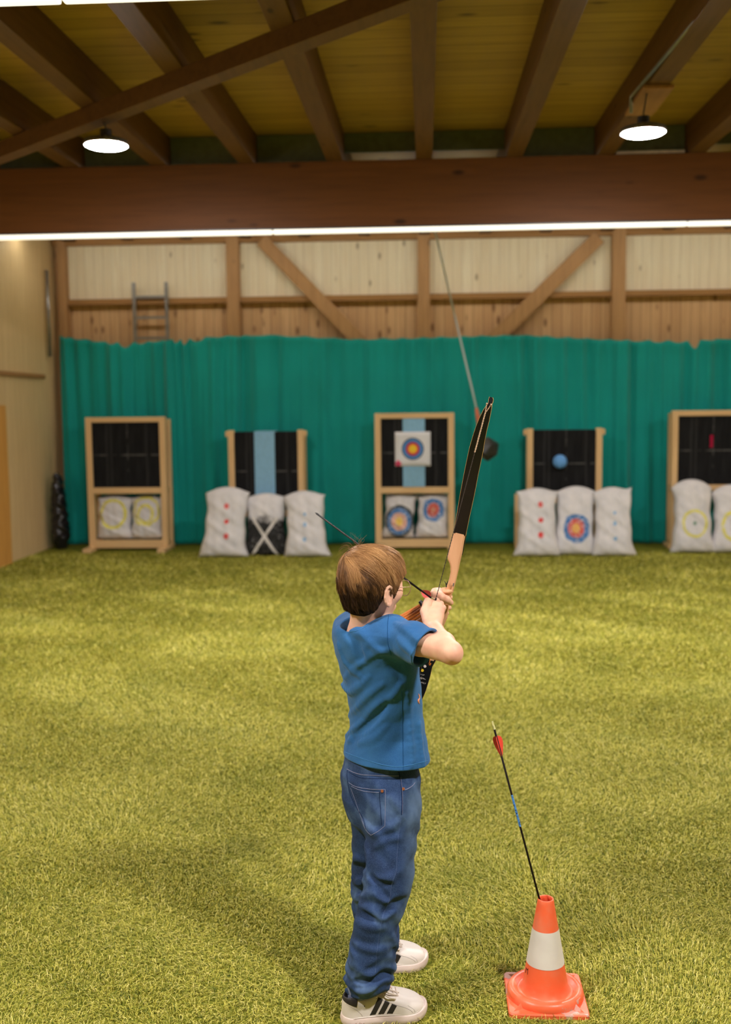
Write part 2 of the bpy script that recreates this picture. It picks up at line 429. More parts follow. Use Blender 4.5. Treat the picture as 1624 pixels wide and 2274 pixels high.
for x, y in ((LA[0], 1.5), (LB[0]+.1, 1.35)):
    bay_lamp(x, y, LA[2]-.1, 'round lamp hung out of view behind the photographer', 'lamps out of view')
for x, y in ((LB[0]+3.4, 7.0),):
    bay_lamp(x, y, LA[2], 'round lamp hung out of view at the right side of the hall')
# conduit along the right rafter
c0 = P(1402, 243, 6.9); c1 = P(1640, -30, 4.9)
c0[2] = 3.53; c1[2] = 3.50
tag(obj('conduit', MB().tube([c0 + np.array([0,0,-.1]), c0, c0*.7 + c1*.3, c1], .011, 8), M_alu, smooth=True),
    'thin grey metal conduit running along the right-hand rafter to the lamp', 'pipe')
pb = P(1452, 214, 6.75)
tag(obj('mounting_board', MB().box((pb[0]-.09, 6.6, 3.49), (pb[0]+.09, 7.2, 3.512)), wood('pale_board', srgb(170,122,76), srgb(130,88,50), 'y', knots=.2), bevel=.003),
    'small pale board fixed under the rafter above the right lamp', 'board')
# ---------------------------------------------------------------- curtain
t = NT('curtain_cloth'); v = t.coord()
nz = t.noise(v, 260, 2); t.base(t.mix(t.noise(v, 1.4, 3), srgb(0,134,128), srgb(0,160,152))); t.bump(nz, .15, .002)
M_curt = t.set(.75, .25, **{'Sheen Weight': .15})
nx, nzv = 1100, 40
xs = np.linspace(px_x(126, YB), XR-.4, nx); pxs = 945 + (xs)*2350/YB
def n1d(x, seed, sc):
    r = np.random.default_rng(seed); g = r.uniform(-1, 1, 4000); q = x*sc + 1000; i = np.floor(q).astype(int); u = q-i; u = u*u*(3-2*u); return g[i]*(1-u) + g[i+1]*u
hooks_px = [133,150,188,232,262,295,328,362,385,402,420,462,510,545,614,682,745,800,853,895,940,980,1030,1068,1120,1167,1210,1258,1300,1345,1385,1427,1470,1514,1541,1580,1624,1660,1700,1745,1790,1830,1880,1930,1990,2050,2110,2170]
hk = np.array(hooks_px, float); j = np.clip(np.searchsorted(hk, pxs) - 1, 0, len(hk)-2); u = np.clip((pxs-hk[j])/(hk[j+1]-hk[j]), 0, 1)
sag = {4:.07, 5:.03, 8:.05, 9:.08, 10:.05, 26:.02, 32:.03, 33:.10, 31:.03, 3:.03}
amp = np.array([sag.get(int(k), .018) for k in j])
line = np.interp(pxs, [130,250,330,520,600,800,1150,1400,1520,1624,2200], [746,760,757,744,742,752,742,755,756,748,748])
ztop = np.array([P(a, b, YB)[2] for a, b in zip(pxs, line)]) - amp*np.sin(np.pi*u)**1.3
Gd = np.zeros((nzv, nx, 3))
deep = np.interp(pxs, [130, 330, 380, 520, 560, 1000, 1180, 1300, 1700, 2200], [.5, .7, 1.3, 1.0, .45, .4, .55, .95, 1.1, 1.0])
for r in range(nzv):
    tt = r/(nzv-1); z = .012 + (ztop-.012)*tt
    wob = .06*np.sin(tt*2.2 + n1d(xs, 5, .8)*3)
    d = .035*np.cos(2*np.pi*u)*tt**1.5*.8 + deep*(.075*n1d(xs+wob*.5, 1, 5.5)*(1-.35*tt) + .06*n1d(xs + wob*.35, 2, 12) + .008*n1d(xs, 3, 30)) + 0
    Gd[r, :, 0] = xs; Gd[r, :, 1] = YB + d*1.0; Gd[r, :, 2] = z
o = obj('curtain', MB().sheet(Gd), M_curt, smooth=True, fix=False)
m = o.modifiers.new('thick', 'SOLIDIFY'); m.thickness = .004
tag(o, 'long teal green backstop curtain hanging in folds across the end wall', 'curtain')
# ladder behind the curtain
L0 = P(297, 628, YW-.14); L1 = P(369, 628, YW-.14)
lad = thing('ladder', 'grey metal ladder standing behind the curtain, top rungs showing at left', 'ladder', ((L0[0]+L1[0])/2, YW-.14, 0))
for x in (L0[0], L1[0]): obj('rail', MB().box((x-.02, YW-.16, 0), (x+.02, YW-.12, L0[2])), M_alu, lad, bevel=.003)
for k in range(10):
    z = zpx(330, 660, YW-.14) - k*.24
    if z > .1: obj('rung', MB().box((L0[0]+.02, YW-.155, z-.015), (L1[0]-.02, YW-.125, z+.015)), M_alu, lad)
# grey pipe and dark bag at the left corner
pp = P(130, 600, 12.3)
tag(obj('corner_pipe', MB().tube([(XL+.05, 12.32, 2.25), (XL+.05, 12.32, 3.25)], .02, 8), M_alu, smooth=True), 'short upright grey pipe in the left corner above the curtain', 'pipe')
M_bag = plain('black_plastic', srgb(24,24,30), .22, .6)
bx = G(128, 1214)
def bagf(p):
    d = U([ell((XL+.17, 12.12, .22), (.10,.12,.25)), ell((XL+.16, 12.12, .50), (.085,.10,.24)), ell((XL+.15, 12.12, .7), (.06,.08,.2))], .06)(p)
    return d + .006*np.sin(p[:,0]*60+3*np.sin(p[:,2]*25)) + .006*np.sin(p[:,2]*47+p[:,1]*50)
tag(sdfobj('rubbish_bag', bagf, (XL-.1, 11.8, -.05), (XL+.4, 12.3, 1.1), .012, M_bag), 'tall shiny black plastic bag in the left corner by the curtain', 'bag')
# ================================================================ TARGET STANDS, SACKS
M_fr = wood('frame_timber', srgb(230,194,144), srgb(194,150,98), 'z', knots=.15)
M_frx = wood('frame_timber_x', srgb(230,194,144), srgb(194,150,98), 'x', knots=.15)
def foam_mat(name, strap=None, red=None):
    t = NT(name); v = t.coord(); o = t.sep(v)
    c = t.ramp(t.noise(t.vmul(v, (40, 3, 3)), 1, 2), [(.3, srgb(22,22,24)), (.8, srgb(38,38,40))])
    li = t.math('MULTIPLY', t.math('LESS_THAN', t.math('ABSOLUTE', o[2]), .008), .45)
    lv = t.math('MULTIPLY', t.math('LESS_THAN', t.math('ABSOLUTE', t.math('SUBTRACT', o[0], .02)), .008), .3)
    nz = t.step(t.noise(v, 9, 2), .4, .6)
    c = t.mix(t.math('MULTIPLY', t.math('MAXIMUM', li, lv), nz), c, srgb(120,120,118))
    for xx in (-.22, -.17, .24):
        c = t.mix(t.math('MULTIPLY', t.math('LESS_THAN', t.math('ABSOLUTE', t.math('SUBTRACT', o[0], xx)), .01), .12), c, srgb(110,110,110))
    if red:
        dx = t.math('ABSOLUTE', t.math('SUBTRACT', o[0], red[0])); dz = t.math('ABSOLUTE', t.math('SUBTRACT', o[2], red[1]))
        m = t.math('MULTIPLY', t.math('LESS_THAN', t.math('ADD', dx, t.math('MULTIPLY', t.noise(v, 25, 2), .02)), .028), t.math('LESS_THAN', dz, .07))
        c = t.mix(m, c, srgb(160,20,60))
    t.base(c); t.bump(t.noise(v, 60, 2), .3, .003); return t.set(.9, .15)
M_foam = foam_mat('target_foam'); M_foamR = foam_mat('target_foam_red', red=(-.0, .10))
M_blue = plain('pale_blue_cloth', srgb(142,190,224), .85, .2, .06, 30, .2)
def bxx(a, b, y0, y1, z0, z1): return MB().box((a, y0, z0), (b, y1, z1))
def stand(px0, px1, pytop, pymid, label, side=1, strap=None, foam=M_foam, tall=True, cut=None):
    y = 11.98
    xa = P(px0, 1000, y)[0]; xb = P(px1, 1000, y)[0]; xc = (xa+xb)/2
    zt = P((px0+px1)/2, pytop, y)[2]; zm = P((px0+px1)/2, pymid, y)[2]
    r = thing('target_stand', label, 'target stand', (xc, y, 0)); w2 = .068; D = .27
    L = lambda *a: bxx(*a)
    for x in (xa, xb-w2): obj('post', L(x, x+w2, y-.035, y+.035, .02, zt), M_fr, r, bevel=.004)
    for x in (xa+.02, xb-w2+.02): obj('rear_post', L(x, x+w2*.7, y+D-.06, y+D, .02, zt-.03), M_fr, r, bevel=.004)
    if tall:
        obj('top_bar', L(xa+w2, xb-w2, y-.034, y+.034, zt-.06, zt-.001), M_frx, r, bevel=.004)
        obj('bottom_bar', L(xa+w2, xb-w2, y-.034, y+.034, .03, .12), M_frx, r, bevel=.004)
    else:
        for x in (xa-.035, xb-.02):
            obj('bracket', L(x, x+.055, y-.01, y+.05, zt-.075, zt-.01), M_frx, r, bevel=.01)
    obj('middle_bar', L(xa+w2, xb-w2, y-.034, y+.034, zm-.035, zm+.035), M_frx, r, bevel=.004)
    for x in (xa+.015, xb-.06): 
        for z in (.07, zm, zt-.06): obj('side_rail', L(x, x+.045, y+.036, y+D-.061, z-.03, z+.03), M_fr, r, bevel=.003)
    for x in (xa-.015, xb-w2-.01): obj('foot', L(x, x+.09, y-(.24 if px0 < 300 else .04), y+D, 0, .045), M_fr, r, bevel=.004)
    fz0, fz1 = zm+.036, (zt-.062 if tall else zt-.02)
    cx, cz_ = (xa+xb)/2, (fz0+fz1)/2
    me = MB().box((xa+w2+.002-cx, -.02, fz0-cz_), (xb-w2-.002-cx, .26, fz1-cz_))
    fo = obj('foam_block', me, foam, None, bevel=.006); fo.parent = r; fo.matrix_parent_inverse = Matrix.Translation((-xc, -y, 0)); fo.location = (cx, y, cz_)
    if strap:
        a = P(strap[0], 1000, y)[0]; b = P(strap[1], 1000, y)[0]
        mb = MB(); mb.box((a, y-.034, fz0+.002), (b, y-.021, fz1-.001)); mb.box((a, y-.034, fz1-.001), (b, y+.25, fz1+.006)) if not tall else 0
        obj('cloth_strip', mb, M_blue, r, bevel=.003)
    return r, y, xa, xb, zm, zt
sA = stand(193, 369, 926, 1089, 'tall wooden target stand with plain black foam, nearest the left wall')
sB = stand(508, 675, 955, 1140, 'low wooden target stand with pale blue strip down black foam, no target paper', strap=(566, 611), tall=False)
sC = stand(833, 1009, 917, 1088, 'tall wooden target stand holding the round target paper on a blue strip', strap=(895, 944))
sD = stand(1170, 1337, 951, 1110, 'low wooden target stand with a small blue ball on black foam', tall=False)
sE = stand(1491, 1668, 911, 1083, 'tall wooden target stand cut by the right edge, red scrawl on its foam', foam=M_foamR)
dx0, dx1 = P(1143, 1150, 12.1)[0], P(1153, 1150, 12.1)[0]
obj('support_post', bxx(dx0, dx1, 12.05, 12.11, 0, .62), M_fr, sD[0], bevel=.004); obj('support_rail', bxx(dx1, sD[2]+.02, 12.06, 12.10, .54, .60), M_frx, sD[0], bevel=.004)
# target face
t = NT('target_paper'); v = t.coord(); o = t.sep(v)
r_ = t.math('SQRT', t.math('ADD', t.math('POWER', o[0], 2), t.math('POWER', o[2], 2)))
rp = t.n('ShaderNodeValToRGB'); t.l(t.math('DIVIDE', r_, .2), rp.inputs[0]); e = rp.color_ramp; e.interpolation = 'CONSTANT'
st = [(0, srgb(255,214,60)), (.20, srgb(250,150,60)), (.28, srgb(206,48,84)), (.37, srgb(96,60,140)), (.40, srgb(84,140,206)), (.57, srgb(38,54,84)), (.625, srgb(226,226,232))]
while len(e.elements) < len(st): e.elements.new(.5)
for q, (p_, c_) in zip(e.elements, st): q.position = p_; q.color = c_
red = t.math('LESS_THAN', t.math('ADD', t.math('ABSOLUTE', t.math('ADD', o[0], .165)), t.math('ABSOLUTE', t.math('ADD', o[2], .165))), .045)
t.base(t.mix(red, rp.outputs[0], srgb(226,80,120))); M_paper = t.set(.7, .3)
tc = P(917, 997, 11.93)
g = np.zeros((9, 9, 3))
for i in range(9):
    for jx in range(9):
        x = (jx/8-.5)*.40; z = (i/8-.5)*.385; g[i, jx] = (x, -.006 - .004*math.sin(x*9+z*7), z)
o = obj('paper_target', MB().sheet(g), M_paper, smooth=True); o.location = tc; o.location[1] = 11.935
m = o.modifiers.new('t', 'SOLIDIFY'); m.thickness = .002
tag(o, 'square white paper target with round yellow, red and blue rings', 'target')
bl = P(1244, 1025, 11.87)
tag(obj('foam_ball', MB().lathe([(.078*math.sin(a), -.078*math.cos(a)) for a in np.linspace(0.001, math.pi-.001, 24)], bl, 32), plain('ball_blue', srgb(104,164,232), .6, .3, .05), smooth=True),
    'small light blue ball stuck on the black foam of a low target stand', 'ball')
# sacks -------------------------------------------------------------
def sack_mat(name, marks, kind=None):
    """marks: list of (x, z, r0, r1, colour, wobble) in sack coordinates"""
    t = NT(name); v = t.coord(); o = t.sep(v)
    c = t.ramp(t.noise(v, 9, 4), [(.3, srgb(212,211,216)), (.7, srgb(232,229,232))])
    wv = t.math('SINE', t.math('MULTIPLY', o[2], 420)); nz = t.math('SUBTRACT', t.noise(v, 11, 3), .5); nz2 = t.noise(v, 45, 3)
    if kind == 'cross':
        m = t.step(t.math('ADD', t.math('SUBTRACT', .46, o[2]), t.math('MULTIPLY', nz, .25)), .0, .1)
        c = t.mix(t.math('MULTIPLY', m, t.step(nz2, .15, .42)), c, srgb(40,40,40))
        for sg in (1, -1):
            d = t.math('ABSOLUTE', t.math('ADD', t.math('MULTIPLY', o[0], .83), t.math('MULTIPLY', t.math('SUBTRACT', o[2], .225), sg*.56)))
            k = t.math('MULTIPLY', t.math('LESS_THAN', t.math('ADD', d, t.math('MULTIPLY', nz, .01)), .016), t.math('LESS_THAN', o[2], .43))
            c = t.mix(k, c, srgb(214,210,206))
    for (mx, mz, r0, r1, mc, wb) in marks:
        dx = t.math('SUBTRACT', o[0], mx); dz = t.math('MULTIPLY', t.math('SUBTRACT', o[2], mz), .88)
        rr = t.math('ADD', t.math('SQRT', t.math('ADD', t.math('POWER', dx, 2), t.math('POWER', dz, 2))), t.math('MULTIPLY', nz, wb))
        s = .006
        k = t.math('MULTIPLY', t.step(rr, r0-s, r0+s) if r0 > 0 else 1.0, t.math('SUBTRACT', 1, t.step(rr, r1-s, r1+s)))
        k = t.math('MULTIPLY', k, t.step(nz2, .25, .5))
        c = t.mix(k, c, mc)
    t.base(c); t.bump(t.math('ADD', t.noise(v, 14, 3), t.math('MULTIPLY', wv, .03)), .2, .015); return t.set(.8, .25)
yel = srgb(232,224,90); bl_ = srgb(72,126,190); rd = srgb(214,72,66); yk = srgb(236,196,84); dkk = srgb(52,60,66); dot = srgb(226,56,52); db = srgb(120,176,222)
MS = dict(
 ringA = sack_mat('sack_ring_large', [(0,.30,.125,.155,yel,.03)]),
 ringB = sack_mat('sack_ring_messy', [(.0,.30,.07,.10,yel,.06), (.0,.33,.13,.155,yel,.07)]),
 reds = sack_mat('sack_red_dots', [(.03,.24,0,.028,dot,.02),(.03,.40,0,.026,dot,.02),(.03,.56,0,.026,dot,.02)]),
 cross = sack_mat('sack_cross', [], 'cross'),
 blues = sack_mat('sack_blue_dots', [(.0,.20,0,.02,db,.02),(.0,.36,0,.02,db,.02),(.0,.47,0,.018,db,.02)]),
 tgtA = sack_mat('sack_target_dark', [(.0,.2,.135,.165,dkk,.03),(.0,.2,.09,.135,bl_,.02),(.0,.2,.045,.09,srgb(226,170,150),.03),(.0,.2,0,.045,yk,.02)]),
 tgtB = sack_mat('sack_target_worn', [(.0,.33,.07,.12,bl_,.06),(.0,.33,.0,.07,srgb(206,96,84),.05),(.0,.33,.0,.025,srgb(206,150,120),.03)]),
 tgtD = sack_mat('sack_target_blue', [(.0,.30,.09,.14,bl_,.06),(.0,.30,.0,.09,srgb(214,90,80),.03),(.0,.30,.0,.045,srgb(232,180,100),.03)]),
 ringE = sack_mat('sack_ring_mark', [(.0,.33,.11,.135,yel,.02),(.0,.33,.0,.02,srgb(110,150,130),.05)]))
sack_n = [0]
def sack(x, y, z, w, h, mat, label, lean=.06, ears=(.02,.02), skew=0, tilt=0):
    """a filled woven sack: two sheets meeting in a flat seam, narrower at the waist"""
    sack_n[0] += 1; r = np.random.default_rng(sack_n[0]); n, m = 34, 44; side = []
    ph = r.uniform(0, 6, 6)
    for s in (-1, 1):
        g = np.zeros((m, n, 3))
        for i in range(m):
            vv = i/(m-1); 
            for jx in range(n):
                uu = jx/(n-1)*2-1; e = (1-abs(uu)**3.2)**.42 * (max(0, 1-abs(2*vv-1)**5))**.5
                wd = w/2*(1 - .07*math.sin(math.pi*vv) + .05*(1-vv) + (.10*(1-vv)**4 if ears is not None and h > .6 else 0))
                th = .125*(1.12 - .35*vv)*e
                wr = .005*math.sin(vv*23+uu*4+ph[0]) + .003*math.sin(vv*41+uu*9+ph[1]) + .003*math.sin(uu*13+vv*6+ph[2])
                xx = uu*wd + skew*(vv-.5) + .006*math.sin(vv*17+ph[3]); zz = vv*h
                zz += (ears[0] if uu < 0 else ears[1])*abs(uu)**6*(1 if vv > .5 else -.2)*vv - .03*(abs(uu)**2)*(vv > .5)*(vv-.5)*2 + .05*h*(1-uu*uu)*vv**8
                xx += np.sign(uu)*.02*abs(uu)**8*((vv**10) + (1-vv)**8*1.3)
                g[i, jx] = (xx, s*(th + wr*e) + lean*vv, zz)
        side.append(g)
    mb = MB().sheet(side[0]); mb.sheet(side[1][:, ::-1])
    o = obj('sandbag', mb, mat, smooth=True)
    bm = bmesh.new(); bm.from_mesh(o.data); bmesh.ops.remove_doubles(bm, verts=bm.verts, dist=.0015); bmesh.ops.recalc_face_normals(bm, faces=bm.faces); bm.to_mesh(bm_me := o.data); bm.free()
    o.location = (x, y, z); o.rotation_euler = (0, tilt, 0)
    return tag(o, label, 'sandbag', 'woven white sandbags below the targets')
def sx(a, b, y): p = P(a, 1150, y)[0]; q = P(b, 1150, y)[0]; return (p+q)/2, (q-p)*.97
yf = 12.02
for (a, b, top, mt, lb, sk) in [
    (214, 291, 1098, 'ringA', 'white sack with one big yellow oval ring, inside the leftmost stand', 0),
    (289, 361, 1099, 'ringB', 'white sack with a smeared yellow double ring, inside the leftmost stand', 0),
    (852, 922, 1096, 'tgtA', 'white sack with a dark edged blue and yellow target low down, inside the centre stand', .05),
    (926, 999, 1098, 'tgtB', 'white sack with a blurred blue and red blotch, inside the centre stand', .03)]:
    c, wd = sx(a, b, yf); sack(c, yf+.06, .122 if True else 0, wd*.99, P(300, top, yf)[2]-.15, MS[mt], lb, skew=sk, lean=.03)
yg = 11.42
for (a, b, top, mt, lb, sk, ears, dy) in [
    (452, 546, 1090, 'reds', 'white sack with three red dots and a slumped left foot, beside the crossed dark sack', .05, (.0,.0), 0),
    (545, 634, 1103, 'cross', 'sack painted black with a white cross, between two white sacks', 0, (.02,.02), .10),
    (634, 722, 1098, 'blues', 'white sack with three faint blue dots, nearest the boy on his left', -.03, (.0,.02), 0),
    (1150, 1238, 1092, 'reds', 'white sack with three red dots and square top, in front of the blue ball stand', 0, (.03,.03), 0),
    (1234, 1322, 1088, 'tgtD', 'white sack with a round blue and red target, between two dotted sacks', .04, (.0,.0), .09),
    (1322, 1406, 1090, 'blues', 'white sack with three blue dots and a pointed right ear', 0, (.0,.07), 0)]:
    c, wd = sx(a, b, yg+dy); sack(c, yg+dy, 0.0, wd, P((a+b)/2, top, yg+dy)[2]-.0, MS[mt], lb, skew=sk, ears=ears, lean=.10)
yh = 11.66
for (a, b, top, mt, lb, sk) in [
    (1497, 1583, 1073, 'ringE', 'white domed sack with a clean yellow ring, before the rightmost stand', 0),
    (1586, 1676, 1084, 'ringA', 'white sack cut by the right edge, part of a yellow ring showing', 0)]:
    c, wd = sx(a, b, yh); sack(c, yh, 0.0, wd, P((a+b)/2, top, yh)[2], MS[mt], lb, skew=sk, ears=(-.03,-.03), lean=.08)
# hanging ball
M_rope = plain('white_rope', srgb(206,214,220), .8, .2, .1, 200)
yy = 11.2
rt = P(968, 520, yy); rm = P(1058, 905, yy); dirr = _n(rm-rt); top = rt - dirr*((3.5-rt[2])/-dirr[2])*1.0 if False else rt + dirr*((rt[2]-3.58)/-dirr[2])*-1
top = rt + dirr*(3.58-rt[2])/dirr[2]
bc = P(1083, 997, yy)
rb = thing('hanging_ball', 'dark many-sided ball swinging on a thin white rope behind the bow', 'ball', bc)
obj('rope', MB().tube(spline([top, rt, rm], 12), .011, 6), M_rope, rb, smooth=True)
tgp = P(1066, 950, yy)
obj('strap', MB().tube(spline([rm, tgp, bc + (tgp-bc)*.7], 6), [.014,.026,.026,.02,.018,.014], 6), plain('orange_strap', srgb(206,112,82), .7), rb, smooth=True)
bm = bmesh.new(); bmesh.ops.create_icosphere(bm, subdivisions=1, radius=.135); me = bpy.data.meshes.new('ball_body')
bmesh.ops.bevel(bm, geom=bm.edges[:], offset=.008, segments=1, affect='EDGES'); bmesh.ops.translate(bm, verts=bm.verts, vec=Vector(bc)); bm.to_mesh(me); bm.free()
link('ball_body', me, plain('black_leather', srgb(38,38,36), .4, .5, .3, 12), rb)
# ================================================================ CONE AND ITS ARROW
t = NT('cone_orange'); v = t.coord(); o = t.sep(v)
c = t.mix(t.step(t.noise(v, 18, 4), .4, .75), srgb(255,108,66), srgb(248,132,96))
scr = t.math('MULTIPLY', t.math('GREATER_THAN', t.noise(v, 11, 4, .6), .60), t.math('LESS_THAN', o[2], .03))
c = t.mix(t.math('MULTIPLY', scr, .8), c, srgb(206,170,158))
spk = t.math('GREATER_THAN', t.noise(v, 150, 1), .86); c = t.mix(spk, c, srgb(150,60,30))
t.base(c); t.bump(t.noise(v, 60, 3), .08, .002); M_cone = t.set(.38, .45)
t = NT('cone_white'); v = t.coord(); sp = t.noise(t.vmul(v, (1,1,.35)), 120, 2)
t.base(t.mix(t.math('GREATER_THAN', sp, .80), t.ramp(t.noise(v, 12, 3), [(.3, srgb(222,214,206)), (.7, srgb(236,230,222))]), srgb(110,100,92))); M_white = t.set(.45, .4)
cc = G(1211, 2214); zc = P(1211, 1996, cc[1])[2]; k_ = zc/.269
cone = thing('traffic_cone', 'orange traffic cone with one white band on the turf, holding an upright arrow', 'traffic cone', cc)
H = lambda z: z*k_
R_ = lambda z: .0685 - (.0685-.0215)*z/.269
prof = [(R_(z), H(z)) for z in np.linspace(.035, .269, 26)]
inner = [(r-.004, z) for r, z in prof[::-1]]
mb = MB().lathe([(.103,.006),(.1045,.014),(.1035,.024),(.099,.032),(.092,.035),(.083,.0325),(.076,.026),(.0715,.0245),(.0675,.028)] + prof + [(.0208, H(.2705)), (.0185, H(.2705))] + inner + [(.06,.004),(.10,.004)], cc, 72)
obj('cone_body', mb, M_cone, cone, smooth=True)
mb = MB().lathe([(R_(z)+.0008, H(z)) for z in np.linspace(.100, .192, 12)], cc, 72)
obj('white_band', mb, M_white, cone, smooth=True)
# base plate with rounded corners and corner ribs
def rrect(h, r, z, n=6):
    out = []
    for qx, qy, a0 in ((1,1,0),(-1,1,90),(-1,-1,180),(1,-1,270)):
        for k in range(n+1):
            a = math.radians(a0 + 90*k/n); out.append((cc[0]+qx*(h-r)+r*math.cos(a), cc[1]+qy*(h-r)+r*math.sin(a), z))
    return np.array(out)
mb = MB().loft([rrect(.107,.014,.0), rrect(.107,.014,.009), rrect(.1045,.012,.012)])
for sx_ in (-1, 1):
    for sy_ in (-1, 1):
        d = np.array([sx_, sy_])/math.sqrt(2); q = np.array([-d[1], d[0]]); c2 = cc[:2]
        mb.add([(*(c2+d*.098-q*.010), .0115), (*(c2+d*.098+q*.010), .0115), (*(c2+d*.134), .0115), (*(c2+d*.097), .027)], [(0,2,3),(2,1,3),(1,0,3),(0,1,2)])
obj('base_plate', mb, M_cone, cone)
# hand written M on the lower orange band
M_ink = plain('ink', srgb(70,28,24), .7)
def cone_pt(px, py):
    f = lambda p: (np.hypot(p[:,0]-cc[0], p[:,1]-cc[1]) - (.0685 - (.047)*p[:,2]/zc))
    return hit(f, px, py, 2.3, .0006)
for pl in ([(1167.5,2160),(1169,2148.5)], [(1169,2149),(1171,2154),(1173,2151)], [(1173,2151),(1171.5,2164)]):
    pl2 = spline([cone_pt(*q) for q in pl], 6); 
    if pl is not None: obj('letter_stroke', MB().tube(pl2, .0007, 5), M_ink, cone)
M_carbon = plain('carbon_shaft', srgb(32,26,22), .55, .12, .1, 80)
M_red = plain('red_vane', srgb(246,84,66), .5, .4, .06)
M_pink = plain('pink_vane', srgb(250,120,112), .5, .4, .06)
M_nock = plain('pale_nock', srgb(238,232,170), .35, .5)
def arrow(tail, head, label, fl0, fl1, vane_w=.0085, wrap=None, roll=0.3, steps=True, Lv=.045):
    tail = np.array(tail, float); head = np.array(head, float); d = _n(head-tail); L = np.linalg.norm(head-tail)
    r = thing('arrow', label, 'arrow', head)
    obj('shaft', MB().tube([tail + d*.012, tail + d*.3, head - d*.03], .0029, 10), M_carbon, r, smooth=True)
    obj('arrow_point', MB().tube([head - d*.03, head - d*.012, head], [.003,.003,.0006], 10), M_dkmetal, r, smooth=True)
    u = _n(np.cross(d, [0,0,1])); v_ = np.cross(d, u); vw = _n(tail - CAM); roll = math.atan2(vw.dot(v_), vw.dot(u)) + roll
    mb = MB().tube([tail+d*.004, tail+d*.016], [.0032,.0034], 8)
    n1_ = u*math.cos(roll) + v_*math.sin(roll)
    for s_ in (-1, 1): mb.bar(tail-d*.006+n1_*s_*.0026, tail+d*.006+n1_*s_*.002, .0016, .004)
    obj('nock', mb, M_nock, r)
    for k in range(3):
        a = roll + k*2*math.pi/3; n_ = u*math.cos(a) + v_*math.sin(a); b_ = np.cross(d, n_)
        prof_ = [(0,.0),(.08,.75),(.2,1.0),(.35,1.0),(.55,.8),(.8,.38),(1,.0)]
        ring = []; top_, bot = [], []
        for q, hgt in prof_:
            x = fl0 + (fl1-fl0)*q; base_ = tail + d*x + n_*.0025
            bot.append(base_); top_.append(base_ + n_*(vane_w*hgt + .0006))
        V = []; 
        for s_ in (-1, 1): V += [p_ + b_*s_*.0005 for p_ in bot] + [p_ + b_*s_*.0004 for p_ in top_]
        m_ = len(prof_); F = []
        for i in range(m_-1):
            F += [(i, i+1, m_+i+1, m_+i), (2*m_+i, 3*m_+i, 3*m_+i+1, 2*m_+i+1), (m_+i, m_+i+1, 3*m_+i+1, 3*m_+i), (i, 2*m_+i, 2*m_+i+1, i+1)]
        mb = MB().add(V, F)
        if steps:
            for q in np.linspace(.15, .85, 9):
                x = fl0+(fl1-fl0)*q; h_ = vane_w*np.interp(q, [p_[0] for p_ in prof_], [p_[1] for p_ in prof_])
                mb.bar(tail+d*x+n_*.003, tail+d*(x-.003)+n_*(h_*.92+.0026), .0014, .0005, up=d)
        obj('fletching', mb, M_red if wrap else M_pink, r)
    if wrap:
        t = NT('shaft_label'); v = t.coord(); t.base(t.mix(t.math('GREATER_THAN', t.noise(t.vmul(v, (1,1,1)), 260, 2), .58), srgb(84,146,226), srgb(30,44,74))); ml = t.set(.4)
        obj('label_wrap', MB().tube([tail+d*wrap[0], tail+d*(wrap[0]+wrap[1])/2, tail+d*wrap[1]], .0032, 10, cap=False), ml, r, smooth=True)
    return r
ya = cc[1] - .003
t_ = P(1095, 1607, ya); rim = P(1199, 1999, ya); dd = _n(rim - t_); bot_ = t_ + dd*((t_[2]-.012)/-dd[2])
Lr = lambda px, py: np.linalg.norm(P(px, py, ya)-t_)
arrow(t_, bot_, 'dark arrow with red vanes and a blue label standing in the traffic cone', Lr(1103,1634), Lr(1113,1679), .0115, (Lr(1135,1765), Lr(1152,1836)), roll=math.pi+.15)
# ================================================================ BOW
bow = thing('recurve_bow', 'wooden recurve bow with black limbs held upright by the boy', 'bow', B(985, 1330, 3.0))
YLM = [(880,2.90),(900,2.895),(950,2.915),(1000,2.945),(1100,3.0),(1185,3.04),(1330,3.06),(1470,3.09),(1560,3.12),(1640,3.14),(1690,3.125)]
def BYd(py): return float(np.interp(py, [a for a, _ in YLM], [b for _, b in YLM]))
tilt_ = math.atan2(18, 80)  # limb width direction falls to the right
def limb_ring(py, xl, xr, th, dyn=0.0, wide=False):
    y = BYd(py); sl = -.24; hw = (xr-xl)/2; cx = (xl+xr)/2
    # edge points perpendicular to the limb axis in the picture plane, true depth y
    k = 1/(1+sl*sl); l = B(cx-hw*k, py-hw*k*.24, y); r = B(cx+hw*k, py+hw*k*.24, y)
    n_ = _n(np.cross(r-l, [.0,0,1])); n_ = n_ if n_[1] > 0 else -n_
    return [l, r, r+n_*th, l+n_*th]
M_limb = plain('black_limb', srgb(20,16,17), .3, .35, .1, 30)
M_edge = wood('limb_edge', srgb(214,176,104), srgb(170,124,60), 'z', knots=.1)
up = [(882,1087.5,1094.5),(886,1086,1096),(892,1085.5,1095),(897,1084.5,1093),(903,1080,1092.5),(912,1074,1091),(930,1065,1087.5),(950,1057,1082.5),(975,1049,1077.5),(1000,1042,1073.5),(1050,1031.5,1063),(1100,1022,1053.5),(1145,1014.5,1043.5),(1187,1007.5,1035)]
mb = MB().loft([limb_ring(*q, .0045) for q in up]); lu = obj('limb', mb, M_limb, bow)
mb = MB()
def edge_line(rows, side):
    return [limb_ring(*q, .0045)[1 if side > 0 else 0] + np.array([0,.0022,0]) for q in rows]
e1 = obj('limb_edge', MB().tube(edge_line(up, 1), .0011, 5), M_edge, lu); e2 = obj('limb_edge', MB().tube(edge_line(up, -1), .0008, 5), M_edge, lu)
